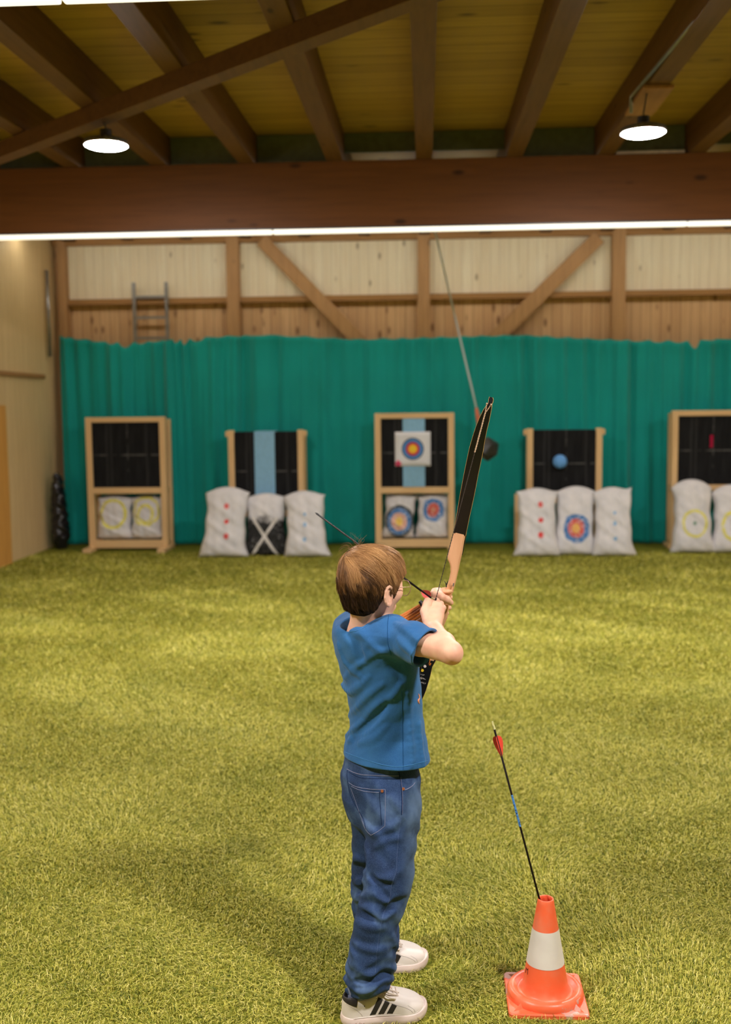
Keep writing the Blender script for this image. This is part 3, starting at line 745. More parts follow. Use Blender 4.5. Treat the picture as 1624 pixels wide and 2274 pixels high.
lo_ = [(1458,943,972),(1478,933,961),(1500,928,956),(1530,921,947),(1557,914,936),(1590,906,926),(1620,900,916),(1650,895,907),(1680,891,899),(1692,889,895)]
mb = MB().loft([limb_ring(*q, .0045) for q in lo_]); ll = obj('limb', mb, M_limb, bow)
obj('limb_edge', MB().tube(edge_line(lo_, 1), .0010, 5), M_edge, ll)
# riser : rounded wooden handle cut away at the sight window
M_ris = wood('riser_wood', srgb(232,178,136), srgb(206,146,104), 'z', knots=.0, rough=.4)
rs = [(1183,1008,1035.5,.016),(1200,1004.5,1032,.020),(1225,998,1028,.028),(1240,994,1024.5,.032),(1247,994.5,1023,.034),(1254,998,1021.5,.034),(1262,1000.5,1020,.034),(1275,1001,1017,.033),(1290,998,1013.5,.032),
      (1305,993.5,1009.5,.032),(1318,990,1005.5,.034),(1326,987,1001,.036),(1345,981,998,.034),(1370,976,995,.032),(1395,967,984,.032),(1425,955,973,.03),(1448,944,972,.024),(1466,938,968,.014)]
rings = []
for py, xl, xr, th in rs:
    y = BYd(py); q = limb_ring(py, xl, xr, th); l, r, rb_, lb_ = [np.array(a) for a in q]; c = .15
    rings.append(np.array([l*(1-c)+r*c, r*(1-c)+l*c, r*(1-c)+rb_*c, rb_*(1-c)+r*c, rb_*(1-c)+lb_*c, lb_*(1-c)+rb_*c, lb_*(1-c)+l*c, l*(1-c)+lb_*c]))
obj('riser', MB().loft(rings), M_ris, bow, smooth=False, bevel=.001)
sh = B(989, 1313, 3.06)
def shelf(p):
    return smax(smax(ell(sh + np.array([.004,.012,0]), (.020,.026,.011))(p), -ell(sh + np.array([-.003,-.002,.009]), (.011,.014,.006))(p), .003), plane(sh+np.array([0,0,.007]), (0,0,1))(p), .003)
sdfobj('arrow_shelf', shelf, sh-.04, sh+.045, .0012, M_ris, bow)
rp_ = B(1007, 1282, 3.05)
M_blk = plain('black_plastic_part', srgb(30,28,28), .4)
rr_ = [B(992,1304,3.05), B(990.5,1296,3.05), B(987.5,1290,3.05)]
mb = MB().tube(rr_, [.0016,.0014,.0008], 6); mb.tube([B(991.5,1300,3.05), B(993.5,1294,3.05), B(995,1290,3.05)], [.0018,.0016,.001], 6)
obj('arrow_rest', mb, M_blk, bow)
mb = MB().tube([B(1008,1295,3.05), B(1006.5,1302,3.05)], .002, 6); obj('sight_stud', mb, M_alu, bow)
tb = MB().tube([B(1035,1187,3.05), B(1031,1205,3.07), B(1026,1232,3.08)], [.002,.0035,.0025], 6); obj('limb_bolt', tb, M_blk, bow)
# string
M_str = plain('bow_string', srgb(66,56,50), .7, .3, .3, 400); M_srv = plain('string_serving', srgb(190,160,130), .7, .3, .4, 500)
sT = B(1083, 898, 2.888); sN = B(967.5, 1333, 2.90); sL = B(893, 1688, 3.118)
def twist(a, b, n, r, rad):
    a = np.array(a); b = np.array(b); d = _n(b-a); u = _n(np.cross(d, [0,1,0])); v_ = np.cross(d, u); out = []
    for s0 in (0, math.pi):
        pts = [a + (b-a)*i/n + r*(u*math.cos(i*1.1+s0) + v_*math.sin(i*1.1+s0)) for i in range(n+1)]; out.append(pts)
    return out
st_o = bpy.data.objects.new('dummy', None); 
mid = sT + (sN-sT)*.24
mb = MB()
for pts in twist(mid, sN, 150, .0006, 1): mb.tube(pts, .0007, 5)
mb.tube([sN, sN + (sL-sN)*.5, sL], .0013, 6)
so = obj('bow_string', mb, M_str, bow, smooth=True)
mb = MB()
t1 = sT + (mid-sT)*.18
for pts in twist(t1, mid, 44, .0011, 1): mb.tube(pts, .0012, 5)
for e_ in (B(1081.5,897,2.885), B(1091,899,2.885)):
    for pts in twist(t1, e_, 10, .0008, 1): mb.tube(pts, .0009, 5)
    mb.lathe([(.0001,-.003),(.0022,-.001),(.0024,.001),(.0001,.0035)], e_, 8)
obj('string_loop', mb, M_srv, so)
nk = B(965.8, 1337, 2.892); obj('nocking_point', MB().tube([sN + _n(sT-sN)*.006, sN - _n(sT-sN)*.006], .0024, 8), M_blk, so)
obj('serving_knot', MB().tube([B(976,1302,2.90), B(975.3,1305,2.90)], .0016, 6), M_alu, so)
# dots and writing on the lower limb
def limb_pt(px, py, off=-.0008):
    y = BYd(py); return B(px, py, y) + np.array([0, off, 0])
def limb_frame(px, py, sc=1):
    c = limb_pt(px, py); xr = _n(B(px+10, py+2.6, BYd(py)) - B(px-10, py-2.6, BYd(py))); n_ = _n(np.cross(xr, [0,0,1])); n_ = -n_ if n_[1] > 0 else n_
    yr = np.cross(n_, xr); return Matrix([[xr[0],yr[0],n_[0],c[0]],[xr[1],yr[1],n_[1],c[1]],[xr[2],yr[2],n_[2],c[2]],[0,0,0,1]])
def disc_on(name, px, py, r, mat):
    Mx = limb_frame(px, py); V = [(0,0,.0004)] + [(r*math.cos(a), r*math.sin(a), .0003) for a in np.linspace(0, 2*math.pi, 24, endpoint=False)]
    V2 = [tuple(Mx @ Vector(q)) for q in V]; obj(name, MB().add(V2, [(0, i+1, (i+1) % 24 + 1) for i in range(24)]), mat, ll, fix=False)
disc_on('sticker_dot', 944, 1479.5, .0041, plain('dot_white', srgb(226,212,206), .5)); disc_on('sticker_dot', 938.3, 1488.5, .0043, plain('dot_yellow', srgb(246,206,48), .5))
M_ltr = plain('pale_lettering', srgb(216,206,200), .6)
text('lettering', '= 54"', .0052, limb_frame(938.6, 1498.6), M_ltr, ll, .0002)
text('lettering', 'E IN ITALY', .0056, limb_frame(936.0, 1515.6), M_ltr, ll, .0002)
sg = [(927,1502),(929.5,1504.5),(927.5,1505),(932,1505.5),(931,1504),(934,1506),(934.5,1503.5),(936,1507.5),(937,1502.5),(935.5,1508.5),(938,1505.5),(940,1505),(939.5,1507),(942,1506),(943,1508),(945.5,1508.5),(938,1507),(930,1505.5)]
obj('signature', MB().tube([limb_pt(*q, -.0012) for q in spline(sg, 60)], .00035, 4), M_ltr, ll)
# arrow being nocked, pointing past the head
arrow(B(966, 1334, 2.907), P(700, 1138, 3.38), 'dark arrow with pink-red vanes held in the hand, pointing past the head', .022, .066, .0100, None, roll=.12, steps=True)
# ================================================================ THE BOY
def V3(*a): return np.array(a, float)
ph = math.radians(50)
Fw = V3(math.sin(ph), math.cos(ph), 0); Rt = V3(math.cos(ph), -math.sin(ph), 0)
boy = thing('person', 'boy in blue t-shirt and jeans seen from behind, nocking an arrow on a bow', 'person', (-.12, 2.79, 0))
# --- materials
t = NT('skin'); v = t.coord(); t.base(t.mix(t.step(t.noise(v, 26, 4), .35, .75), srgb(240,190,160), srgb(232,170,144))); t.bump(t.noise(v, 300, 3), .08, .001)
M_skin = t.set(.5, .35, **{'Subsurface Weight': .12, 'Subsurface Scale': .012}); t.b.inputs['Subsurface Radius'].default_value = (1, .35, .2)
t = NT('shirt_cotton'); v = t.coord(); n1 = t.noise(v, 9, 4); n2 = t.noise(v, 900, 2)
c = t.ramp(n1, [(.3, srgb(38,88,142)), (.7, srgb(52,108,164))]); c = t.mix(t.math('MULTIPLY', t.step(n2, .4, .7), .25), c, srgb(84,142,190))
t.base(c); t.bump(t.math('ADD', t.math('MULTIPLY', t.noise(v, 26, 4), 1.0), t.math('MULTIPLY', n2, .06)), .35, .01); M_shirt = t.set(.85, .2, **{'Sheen Weight': .1})
M_shline = plain('shirt_stitch', srgb(74,136,188), .8, .2); M_shdark = plain('shirt_seam', srgb(32,80,130), .85, .1)
# --- head frame
HC = B(823, 1283, 2.87); hp = math.radians(8)
HF = Fw*math.cos(hp) - V3(0,0,1)*math.sin(hp); HU = V3(0,0,1)*math.cos(hp) + Fw*math.sin(hp); HM = np.array([Rt, HF, HU])
def Hd(r, f_, u): return HC + Rt*r + HF*f_ + HU*u
def hell(c, r, roll=0): return ell(Hd(*c), r, HM)
neck0 = B(814, 1392, 2.90)
# limbs
RS = B(868, 1408, 2.84); RE = B(1002, 1449, 2.665); RW = B(959, 1390, 2.83)
LS = B(785, 1398, 3.02); LE = B(880, 1406, 3.10); LW = B(953, 1356, 3.03)
hip = B(842, 1735, 2.92)
LegR = [B(862,1740,2.87), B(868,1960,2.80), B(826,2190,2.80)]
LegL = [B(818,1740,2.98), B(830,1960,3.03), B(832,2100,3.05)]
# right hand
def hand_right():
    I = []
    kn = [(957,1347,2.89),(966,1344,2.89),(974,1347,2.884),(980,1354,2.88)]
    wp = B(958,1388,2.83)
    for i, k in enumerate(kn):
        K = B(*k); I.append((cap(wp + (K-B(966,1345,2.88))*.55 + V3(.003,0,0), K, .0150, .0105), .008))
    I.append((ell(B(964,1365,2.862), (.022,.014,.019)), .010))
    fing = [[(957,1347,2.89),(959,1339,2.912),(963,1335,2.925),(968,1337,2.925)],
            [(966,1344,2.89),(968,1336,2.915),(970,1334,2.935),(974,1340,2.93)],
            [(974,1347,2.884),(979,1341,2.91),(980,1343,2.93),(976,1350,2.93)],
            [(980,1354,2.88),(985,1350,2.905),(984,1355,2.922),(979,1359,2.92)]]
    rad = [(.0095,.0085,.0078,.0070),(.0098,.0088,.008,.0072),(.0092,.0084,.0076,.0068),(.0082,.0074,.0066,.006)]
    for f_, r in zip(fing, rad): I.append((chain([B(*q) for q in f_], r, .003), .0035))
    th = [(948,1376,2.845),(944,1358,2.86),(947,1343,2.876),(950,1335.5,2.888),(957,1336.5,2.905)]
    I.append((chain([B(*q) for q in th], (.0125,.0122,.0105,.0098,.0074), .004), .004))
    return I
def hand_left():
    I = [(chain([LW, B(965,1340,3.035), B(972,1325,3.04)], (.019,.021,.019), .01), .015), (ell(B(978,1334,3.045), (.016,.016,.020)), .012)]
    # thumb on the near right side of the grip
    I.append((chain([B(966,1320,3.03), B(980,1326,3.022), B(992,1331,3.03), B(1001,1338,3.045)], (.0125,.0118,.0102,.0085), .005), .006))
    I.append((cap(B(966,1314,3.045), B(975,1312,3.06), .011, .010), .01))
    for i, (y0, x1) in enumerate([(1318,1000),(1330,1000),(1342,998),(1354,993)]):
        s = [.0092,.0092,.0086,.0076][i]
        I.append((chain([B(972-i*2,y0+2,3.06), B(982-i*2,y0+2,3.10), B(x1-4,y0+4,3.108), B(x1,y0+8,3.085)], (s*1.1,s,s*.92,s*.8), .004), .0035))
    return I
def ear(s):
    C = Hd(.0700*s, .012, -.040); e1 = _n(HF*.98 - Rt*.16*s); e2 = _n(HU - HF*.12); nn_ = _n(np.cross(e2, e1))
    MMe = np.array([nn_, e1, np.cross(nn_, e1)])
    W = lambda a, b, c=0: C + e1*a + e2*b + nn_*c
    out = Rt*s if nn_.dot(Rt*s) > 0 else Rt*s; sg_ = 1 if nn_.dot(Rt*s) > 0 else -1
    th = np.radians([35, 65, 95, 125, 155, 185, 215, 240, 262])
    rim_ = [W(.0160*math.cos(a) - .001, .0245*math.sin(a) + (.002 if a < 3 else 0), .0025*sg_) for a in th]
    return [(sub(ell(C, (.0055,.0155,.0235), MMe), ell(W(.001,.003,.0065*sg_), (.006,.0085,.014), MMe), .003), .004), (chain(rim_, [.0024,.0036,.0040,.0040,.0038,.0035,.0033,.003,.003], .002), .003), (cap(W(-.002,-.021,.001*sg_), W(.005,-.019,.0), .0055, .0045), .005), (cap(W(.009,-.002,.001*sg_), W(.009,.004,.001*sg_), .003), .003)]
head = [(hell((0,-.002,.004), (.063,.077,.073)), .02), (hell((0,.028,-.050), (.052,.052,.058)), .03), (hell((0,.055,-.088), (.024,.022,.018)), .02),
        (hell((0,.066,-.005), (.045,.018,.03)), .02),
        (cap(Hd(0,.078,-.008), Hd(0,.096,-.040), .006,.0095), .012), (hell((.009,.087,-.045), (.007,.008,.006)), .006), (hell((-.009,.087,-.045), (.007,.008,.006)), .006),
        (cap(Hd(-.014,.078,-.070), Hd(.014,.078,-.070), .0055), .008), (cap(Hd(-.012,.076,-.077), Hd(.012,.076,-.077), .006), .008),
        (hell((.034,.058,-.034), (.022,.02,.02)), .02), (hell((-.034,.058,-.034), (.022,.02,.02)), .02)] + ear(1) + ear(-1) + \
       [(cap(Hd(0,-.010,-.06), neck0 + V3(0,0,-.02), .040, .043), .03)]
torso_b = [(cap(neck0+V3(0,0,-.03), RS, .04, .036), .04), (cap(neck0+V3(0,0,-.03), LS, .04, .036), .04), (cap(B(840,1450,2.92), hip, .052, .052), .05)]
armR = [(chain([RS, RS*.5+RE*.5, RE], (.038,.0325,.0275), .01), .02), (chain([RE + V3(.0,0,0), RE*.66+RW*.34, RE*.2+RW*.8, RW], (.0270,.0260,.0205,.0195), .012), .010), (ell(RE+V3(.004,-.006,-.004), (.021,.020,.022)), .010)]
armL = [(chain([LS, LS*.5+LE*.5, LE], (.038,.034,.030), .01), .02), (chain([LE, LE*.5+LW*.5, LW], (.030,.027,.020), .01), .012)]
legs = []
for LG in (LegR, LegL): legs += [(chain([hip*.4+LG[0]*.6, LG[0]*.5+LG[1]*.5, LG[1], LG[1]*.5+LG[2]*.5, LG[2]+V3(0,0,-.01)], (.048,.042,.034,.032,.024), .02), .03)]
legs += [(cap(LegR[2], LegR[2]+V3(.08,.02,-.055), .026,.02), .02), (cap(LegL[2]+V3(0,0,-.02), LegL[2]+V3(.08,.02,-.10), .026,.02), .02)]
hRc, hLc = B(962,1352,2.885), B(980,1335,3.06)
body = U([(bounded(U(head, .01), HC + V3(0,0,-.03), .15), .03), (U(torso_b, .04), .03), (boundpts(U(armR, .01), [RS, RE, RW], .05), .02), (boundpts(U(armL, .01), [LS, LE, LW], .05), .02), (U(legs, .02), .03),
          (bounded(U(hand_right(), .006), hRc, .075), .012), (bounded(U(hand_left(), .006), hLc, .085), .012)], .01)
eyec = lambda s: Hd(.030*s, .072, -.018)
body_ = lambda p: smax(smax(body(p), -ell(eyec(1), (.009,.009,.006))(p), .004), -ell(eyec(-1), (.009,.009,.006))(p), .004)
sdfobj('body', body_, (-.40,2.42,.02), (.28,3.22,1.32), .0021, M_skin, boy)
for s in (-1, 1):
    obj('eye', MB().lathe([(.0078*math.sin(a), -.0078*math.cos(a)) for a in np.linspace(.001, math.pi-.001, 12)], Hd(.030*s,.0695,-.018), 16), plain('eye', srgb(230,228,222), .2), boy, smooth=True)
    obj('iris', MB().lathe([(.0036*math.sin(a), -.0036*math.cos(a)) for a in np.linspace(.001, math.pi-.001, 10)], Hd(.030*s,.0745,-.018), 12), plain('iris', srgb(60,44,30), .2), boy, smooth=True)
# --- hair
CR = _n(Hd(-.03,-.058,.066) - HC); CRl = HM @ CR
t = NT('hair'); v = t.coord(); at = t.n('ShaderNodeAttribute'); at.attribute_name = 'tint'
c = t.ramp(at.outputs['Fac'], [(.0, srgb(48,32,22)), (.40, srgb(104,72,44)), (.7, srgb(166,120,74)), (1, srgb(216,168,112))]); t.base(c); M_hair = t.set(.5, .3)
t = NT('hair_under'); v = t.coord(); t.base(srgb(44,29,19)); t.bump(t.noise(t.vmul(v, (1,1,.2)), 160, 3), .6, .004); M_hairu = t.set(.8, .08)
HR = V3(.075, .091, .088)
def hairline(az):  # lowest u (head frame) as a function of the azimuth, 0 = front
    a = np.abs(np.degrees(az)); return np.interp(a, [0,35,52,62,68,73,79,86,94,103,115,135,180], [.022,.016,.002,-.024,-.044,-.046,-.020,-.014,-.050,-.080,-.092,-.099,-.100])
def low_sc(z, y): l = np.clip(-z - .01, 0, .2); return 1 - 3.6*np.clip(l + .002, 0, .09)*np.clip((.03 - y)/.05, 0, 1)
def rad_at(dl):   # distance to the hair shell along local unit dir
    q = dl*np.where(dl[..., 2:3] < 0, V3(1,1,.45), V3(1,1,1)); return (np.abs(q/HR)**2.5).sum(-1)**(-1/2.5)
def hair_f(p):
    q = (p - HC.astype(np.float32)) @ HM.T.astype(np.float32)
    az = np.arctan2(q[:,0], q[:,1]); sc = low_sc(q[:,2], q[:,1]); z = q[:,2]*np.where(q[:,2] < 0, .45, 1); qq = np.stack([q[:,0], q[:,1], z], 1)
    e = ((np.abs(qq/(HR*.962)[None]/sc[:,None])**2.5).sum(1)**.4 - 1)*.08
    inner = (np.linalg.norm(qq/V3(.060,.076,.076)[None]/sc[:,None], axis=1) - 1)*.07
    g = np.sin(az*46 + q[:,2]*90)*.0012
    return np.maximum(np.maximum(e + g, hairline(az) - q[:,2]), -inner)
sdfobj('hair', hair_f, HC-.125, HC+.125, .0026, M_hairu, boy)
def strands(N, seed, lift0=1.0, wild=0.0, rad=.00062, low=False):
    r = np.random.default_rng(seed); d = r.normal(size=(N*(5 if low else 3), 3)); d /= np.linalg.norm(d, axis=1)[:, None]
    az = np.arctan2(d[:,0], d[:,1]); R0 = rad_at(d); u = d[:,2]*R0; ok = (u > hairline(az) + .004) & ((d[:,2] < .02) | (not low)); d = d[ok][:N]; n = len(d)
    K = 260 if N > 2000 else 40
    nseg = 9; L = r.uniform(.040, .110, n)*np.clip(.75 + 5*d[:,2], .45, 1.1); clump = r.normal(size=(K, 3)); clump /= np.linalg.norm(clump, axis=1)[:, None]
    ci = np.argmax(d @ clump.T, axis=1); jit = r.normal(size=(K, 3))*.35; clift = r.uniform(0, 1, K)**2*.045
    if low: L = r.uniform(.018, .040, n); clift = clift*.5
    pts = np.zeros((n, nseg, 3)); x = d*rad_at(d)[:, None]*lift0*(.962 if low else .955); alive = np.ones(n); l0 = low_sc(x[:, 2], x[:, 1])[:, None]; x = x*low_sc(x[:, 2]*l0[:, 0], x[:, 1]*l0[:, 0])[:, None]; pts[:, 0] = x
    lift = r.uniform(0, 1, n)**3*.03 + clift[ci]*(d[:,2] > -.1) + wild*r.uniform(0, 1, n)
    for k in range(1, nseg):
        dn = x/np.linalg.norm(x, axis=1)[:, None]
        away = dn - CRl[None]*(dn @ CRl)[:, None]*1.0; away -= (away*dn).sum(1)[:, None]*dn
        away = (dn*(dn@CRl)[:, None] - CRl[None]); nrm = np.linalg.norm(away, axis=1)[:, None]; away = away/(nrm+1e-6)
        sw = np.cross(dn, away)
        down = V3(0,0,-1)[None] - dn*(-dn[:, 2:3]); w2 = np.clip(.35 - dn[:, 2:3], 0, 1)*1.3*(dn[:, 1:2] < .6)
        tdir = away + down*w2 + sw*(.18 + jit[ci][:, :1]*.5 + r.normal(size=(n,1))*.04) + r.normal(size=(n,3))*.02
        tdir -= (tdir*dn).sum(1)[:, None]*dn; tdir /= np.linalg.norm(tdir, axis=1)[:, None]
        xn = x + tdir*(L/nseg)[:, None]; dn2 = xn/np.linalg.norm(xn, axis=1)[:, None]
        tk = k/(nseg-1); sc = .965 + lift*(tk**1.5) + .012*tk + .025*np.clip(dn2[:,2],0,1)*(1-wild)
        Rn = rad_at(dn2); l1 = low_sc(dn2[:,2]*Rn, dn2[:,1]*Rn); l1 = low_sc(dn2[:,2]*Rn*l1, dn2[:,1]*Rn*l1); sc = (sc + (.012 if low else 0))*l1
        tgt = dn2*rad_at(dn2)[:, None]*sc[:, None]
        az = np.arctan2(tgt[:,0], tgt[:,1]); bad = tgt[:,2] < hairline(az) - .006*r.uniform(0, 1, n); alive = alive*(~bad)
        x = np.where(alive[:, None] > 0, tgt, x); pts[:, k] = x
    mean = np.zeros((K, nseg, 3)); cnt = np.bincount(ci, minlength=K); np.add.at(mean, ci, pts); mean /= np.maximum(cnt, 1)[:, None, None]
    tk_ = np.linspace(0, 1, nseg)[None, :, None]; w_c = (.55 if N > 2000 else .2)*tk_**1.4; Rl = np.linalg.norm(pts, axis=2, keepdims=True)/rad_at(pts/np.linalg.norm(pts, axis=2, keepdims=True))[..., None]
    new = pts*(1-w_c) + mean[ci]*w_c; dn_ = new/np.linalg.norm(new, axis=2, keepdims=True); pts = dn_*rad_at(dn_)[..., None]*Rl
    # thin tubes with three sides
    tn_ = np.gradient(pts, axis=1); tn_ /= np.linalg.norm(tn_, axis=2)[:, :, None] + 1e-9; nn = pts/np.linalg.norm(pts, axis=2)[:, :, None]
    bb = np.cross(tn_, nn); bb /= np.linalg.norm(bb, axis=2)[:, :, None] + 1e-9
    prof_ = rad*np.array([1,1.1,1.15,1.15,1.1,1,.85,.6,.15])[None, :, None]*r.uniform(.6, 1.25, n)[:, None, None]
    V = np.stack([pts + prof_*(bb*math.cos(a) + nn*math.sin(a)) for a in (0, 2.094, 4.189)], 2)  # n,seg,3,3
    V = V.reshape(-1, 3) @ HM + HC
    base = (np.arange(n)*nseg*3)[:, None, None] + (np.arange(nseg-1)*3)[None, :, None] + np.arange(3)[None, None]
    nx_ = base - np.arange(3) + (np.arange(3)+1) % 3
    F = np.stack([base, nx_, nx_+3, base+3], -1).reshape(-1, 4)
    top_ = np.clip(d[:,2]*1.25 + .38, 0, 1) if not low else np.clip(.36 + d[:,2]*.6, 0, 1); tint = np.clip(-.06 + .80*top_ + .10*r.normal(size=n) + .30*jit[ci][:, 1], 0, 1)  # crown sheen and nape shade are partly painted into the strand tint
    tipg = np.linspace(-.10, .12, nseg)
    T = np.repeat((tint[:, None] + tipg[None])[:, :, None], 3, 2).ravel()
    return V, F, T
Vs, Fs, Ts = [], [], []; off_ = 0
for N_, sd, wl, rd_, lo_w in ((42000, 3, 0, .00040, False), (500, 4, .10, .0003, False), (16000, 6, 0, .00038, True)):
    a, b, c = strands(N_, sd, 1.0, wl, rd_, lo_w); Vs.append(a); Fs.append(b + off_); Ts.append(c); off_ += len(a)
# cowlick wisps standing up from the crown
r = np.random.default_rng(11)
wv, wf, wt = [], [], []
def wisp(pts, rad, tint):
    global off_
    pts = np.array(pts); n = len(pts); tn_ = np.gradient(pts, axis=0); tn_ /= np.linalg.norm(tn_, axis=1)[:, None]; u = np.cross(tn_, [0,1,.1]); u /= np.linalg.norm(u, axis=1)[:, None]; v_ = np.cross(tn_, u)
    rr = rad*np.linspace(1.1, .2, n)[:, None]
    V = np.stack([pts + rr*(u*math.cos(a) + v_*math.sin(a)) for a in (0, 2.094, 4.189)], 1).reshape(-1, 3)
    base = np.arange(n-1)[:, None]*3 + np.arange(3)[None]; nx_ = np.arange(n-1)[:, None]*3 + (np.arange(3)+1) % 3
    Vs.append(V); Fs.append(np.stack([base, nx_, nx_+3, base+3], -1).reshape(-1, 4) + off_); Ts.append(np.full(len(V), tint)); off_ += len(V)
for i in range(11):
    a = B(797+r.uniform(-4,6), 1214+r.uniform(-3,3), 2.84); wisp(spline([a, B(797+r.uniform(-14,16), 1204-r.uniform(0,8), 2.84), B(798+r.uniform(-22,26), 1197-r.uniform(0,17), 2.84)], 8), .00035, r.uniform(.4,.8))
for i in range(36):
    q = r.uniform(0, 1); sx0, sy0 = 788+r.uniform(-12,6), 1218+q*22
    ex, ey = 762 - r.uniform(0,12) + q*2, 1212 + q*52 + r.uniform(-6,8)
    dz = 2.86 + r.uniform(-.03,.03)
    wisp(spline([B(sx0, sy0, dz), B((sx0+ex)/2+2, (sy0+ey)/2-9+4*q, dz), B(ex, ey, dz), B(ex-r.uniform(0,3), ey+r.uniform(3,9), dz)], 9), .00035, r.uniform(.35,.7))
Vh = np.concatenate(Vs); Fh = np.concatenate(Fs); Th = np.concatenate(Ts)
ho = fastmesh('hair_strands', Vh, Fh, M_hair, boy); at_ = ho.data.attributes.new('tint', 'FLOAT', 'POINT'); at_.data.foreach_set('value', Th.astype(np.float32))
tag(ho, kind='stuff')
# sideburn in front of the ear
# --- glasses
M_wire = plain('wire_frame', srgb(196,160,140), .3, .5, metal=.7)
gl = bpy.data.objects.new('glasses', None); COL.objects.link(gl); gl.parent = boy; gl.matrix_parent_inverse = Matrix.Translation(boy.location).inverted(); gl.location = Vector(Hd(0,.09,-.02))
mb = MB()
for s in (-1, 1):
    a = np.linspace(0, 2*math.pi, 33); mb2 = [Hd(s*.033 + .0225*math.cos(x), .094 - .10*abs(.0225*math.cos(x)*s+.0)*0, -.020 + .0205*math.sin(x)) for x in a]; mb.tube(mb2, .0009, 6, cap=False)
mb.tube(spline([Hd(-.0105,.094,-.016), Hd(0,.097,-.012), Hd(.0105,.094,-.016)], 8), .0009, 6)
obj('frame', mb, M_wire, gl, smooth=True)
for s in (-1, 1): obj('temple', MB().tube(spline([Hd(s*.056,.093,-.014), Hd(s*.065,.065,-.015), Hd(s*.069,.016,-.016), Hd(s*.067,-.008,-.020), Hd(s*.063,-.022,-.034)], 14), .0009, 6), M_wire, gl, smooth=True)
t = NT('lens'); t.base((1,1,1,1)); M_lens = t.set(.02, .5, **{'Transmission Weight': 1.0, 'IOR': 1.05, 'Alpha': .25})
for s in (-1, 1):
    V = [Hd(s*.033, .0945, -.020)] + [Hd(s*.033 + .022*math.cos(x), .094, -.020+.020*math.sin(x)) for x in np.linspace(0, 2*math.pi, 24, endpoint=False)]
    obj('lens', MB().add(V, [(0, i+1, (i+1) % 24+1) for i in range(24)]), M_lens, gl, fix=False)
# --- t-shirt
def ring_tab(rows, f_=None):
    """rows: (py, pxc, Y, a, b); returns field of an upright elliptic tube in the body frame"""
    pts = np.array([B(c, py, y) for py, c, y, a, b in rows]); z = pts[:, 2]; o = np.argsort(z); z = z[o]; cx = pts[o, 0]; cy = pts[o, 1]
    aa = np.array([r[3] for r in rows])[o]; bb = np.array([r[4] for r in rows])[o]
    from_z = lambda q: (np.interp(q, z, cx), np.interp(q, z, cy), np.interp(q, z, aa), np.interp(q, z, bb))
    r2, f2 = Rt[:2], Fw[:2]
    def f(p):
        x, y, a, b = from_z(p[:, 2]); dx = p[:, 0]-x; dy = p[:, 1]-y; u = dx*r2[0] + dy*r2[1]; v_ = dx*f2[0] + dy*f2[1]
        k0 = np.sqrt((u/a)**2 + (v_/b)**2); k1 = np.sqrt((u/(a*a))**2 + (v_/(b*b))**2) + 1e-6
        return k0*(k0-1)/k1
    return f, z[0], z[-1]
T_rows = [(1368,812,2.90,.060,.045),(1378,815,2.90,.105,.068),(1392,820,2.90,.125,.082),(1420,832,2.91,.134,.092),(1460,838,2.92,.134,.095),(1500,844,2.92,.128,.093),(1540,852,2.92,.121,.090),(1580,858,2.92,.116,.088),(1620,860,2.92,.118,.092),(1660,858,2.92,.131,.103),(1712,858,2.92,.146,.113),(1740,858,2.92,.150,.115)]
tor, z0_, z1_ = ring_tab(T_rows)
shl = [(cap(neck0+V3(.008,-.012,-.026), RS, .056, .044), .05), (cap(neck0+V3(-.01,0,-.035), LS, .052, .046), .05)]
hemc = RS*.40 + RE*.60 + V3(0,0,-.006); hemd = _n(V3(.155,-.12,-.085))
slv = chain([RS, RS*.6+RE*.4, RS*.30+RE*.70], (.047,.0455,.0445), .02)
hemL = LS*.4+LE*.6; slvL = chain([LS, LS*.3+LE*.7], (.048,.045), .02)
torcap = lambda p: smax(tor(p), (p[:, 2] - (neck0[2]-.0)), .03)
zh = lambda p: B(858,1706,2.92)[2] - .012 - .0*(p[:,0]) + .10*(p[:,1]-2.80) + .06*(-p[:,0]-.12)*0
def hemz(p):  # hem drops lower on the right side, rises towards the back left
    return .635 + 0*p[:, 0]
drp = chain([RS*.62+RE*.38+V3(0,0,-.016), RS*.34+RE*.66+V3(-.012,0,-.028)], (.036,.0345), .01)
shirt00 = U([torcap] + shl + [(slv, .028), (drp, .02), (slvL, .03)], .03)
shirt0 = shirt00
def ridge(pts, r, sink=.6, surf=None):
    W = spline(hits(surf, pts), 3*len(pts)); c = [np.array(w_) for w_ in W]
    n_ = len(c); rr = [r*(.35 + .65*math.sin(math.pi*min(1, max(0, (i+.6)/(n_+.2))))) for i in range(n_)]
    d = _n(ray(*pts[len(pts)//2])); c = [q + d*r*sink for q in c]
    return boundpts(U([cap(c[i], c[i+1], rr[i], rr[i+1]) for i in range(n_-1)], .004), c, r, .03)
R1 = [[(770,1634),(785,1622),(808,1606),(838,1574),(868,1550),(889,1520)], [(776,1645),(800,1632),(820,1620),(838,1606),(862,1572)], [(760,1520),(778,1536),(798,1524),(822,1502)],
      [(776,1590),(795,1570),(820,1545),(850,1520)], [(866,1440),(830,1452),(796,1478),(768,1505)], [(764,1385),(800,1402),(838,1440),(862,1448)], [(905,1540),(908,1600),(912,1660),(914,1700)], [(930,1610),(934,1660),(940,1700)],
      [(800,1650),(830,1640),(860,1612)], [(775,1392),(790,1420),(812,1450)], [(880,1385),(905,1400),(940,1432)], [(885,1420),(905,1440),(930,1462)], [(752,1430),(768,1470),(800,1500)]]
rad_ = [.009,.009,.009,.007,.007,.006,.006,.006,.008,.007,.006,.006,.006]
rids = [(ridge(q, r_*1.0, .55, shirt0), .013) for q, r_ in zip(R1, rad_)]
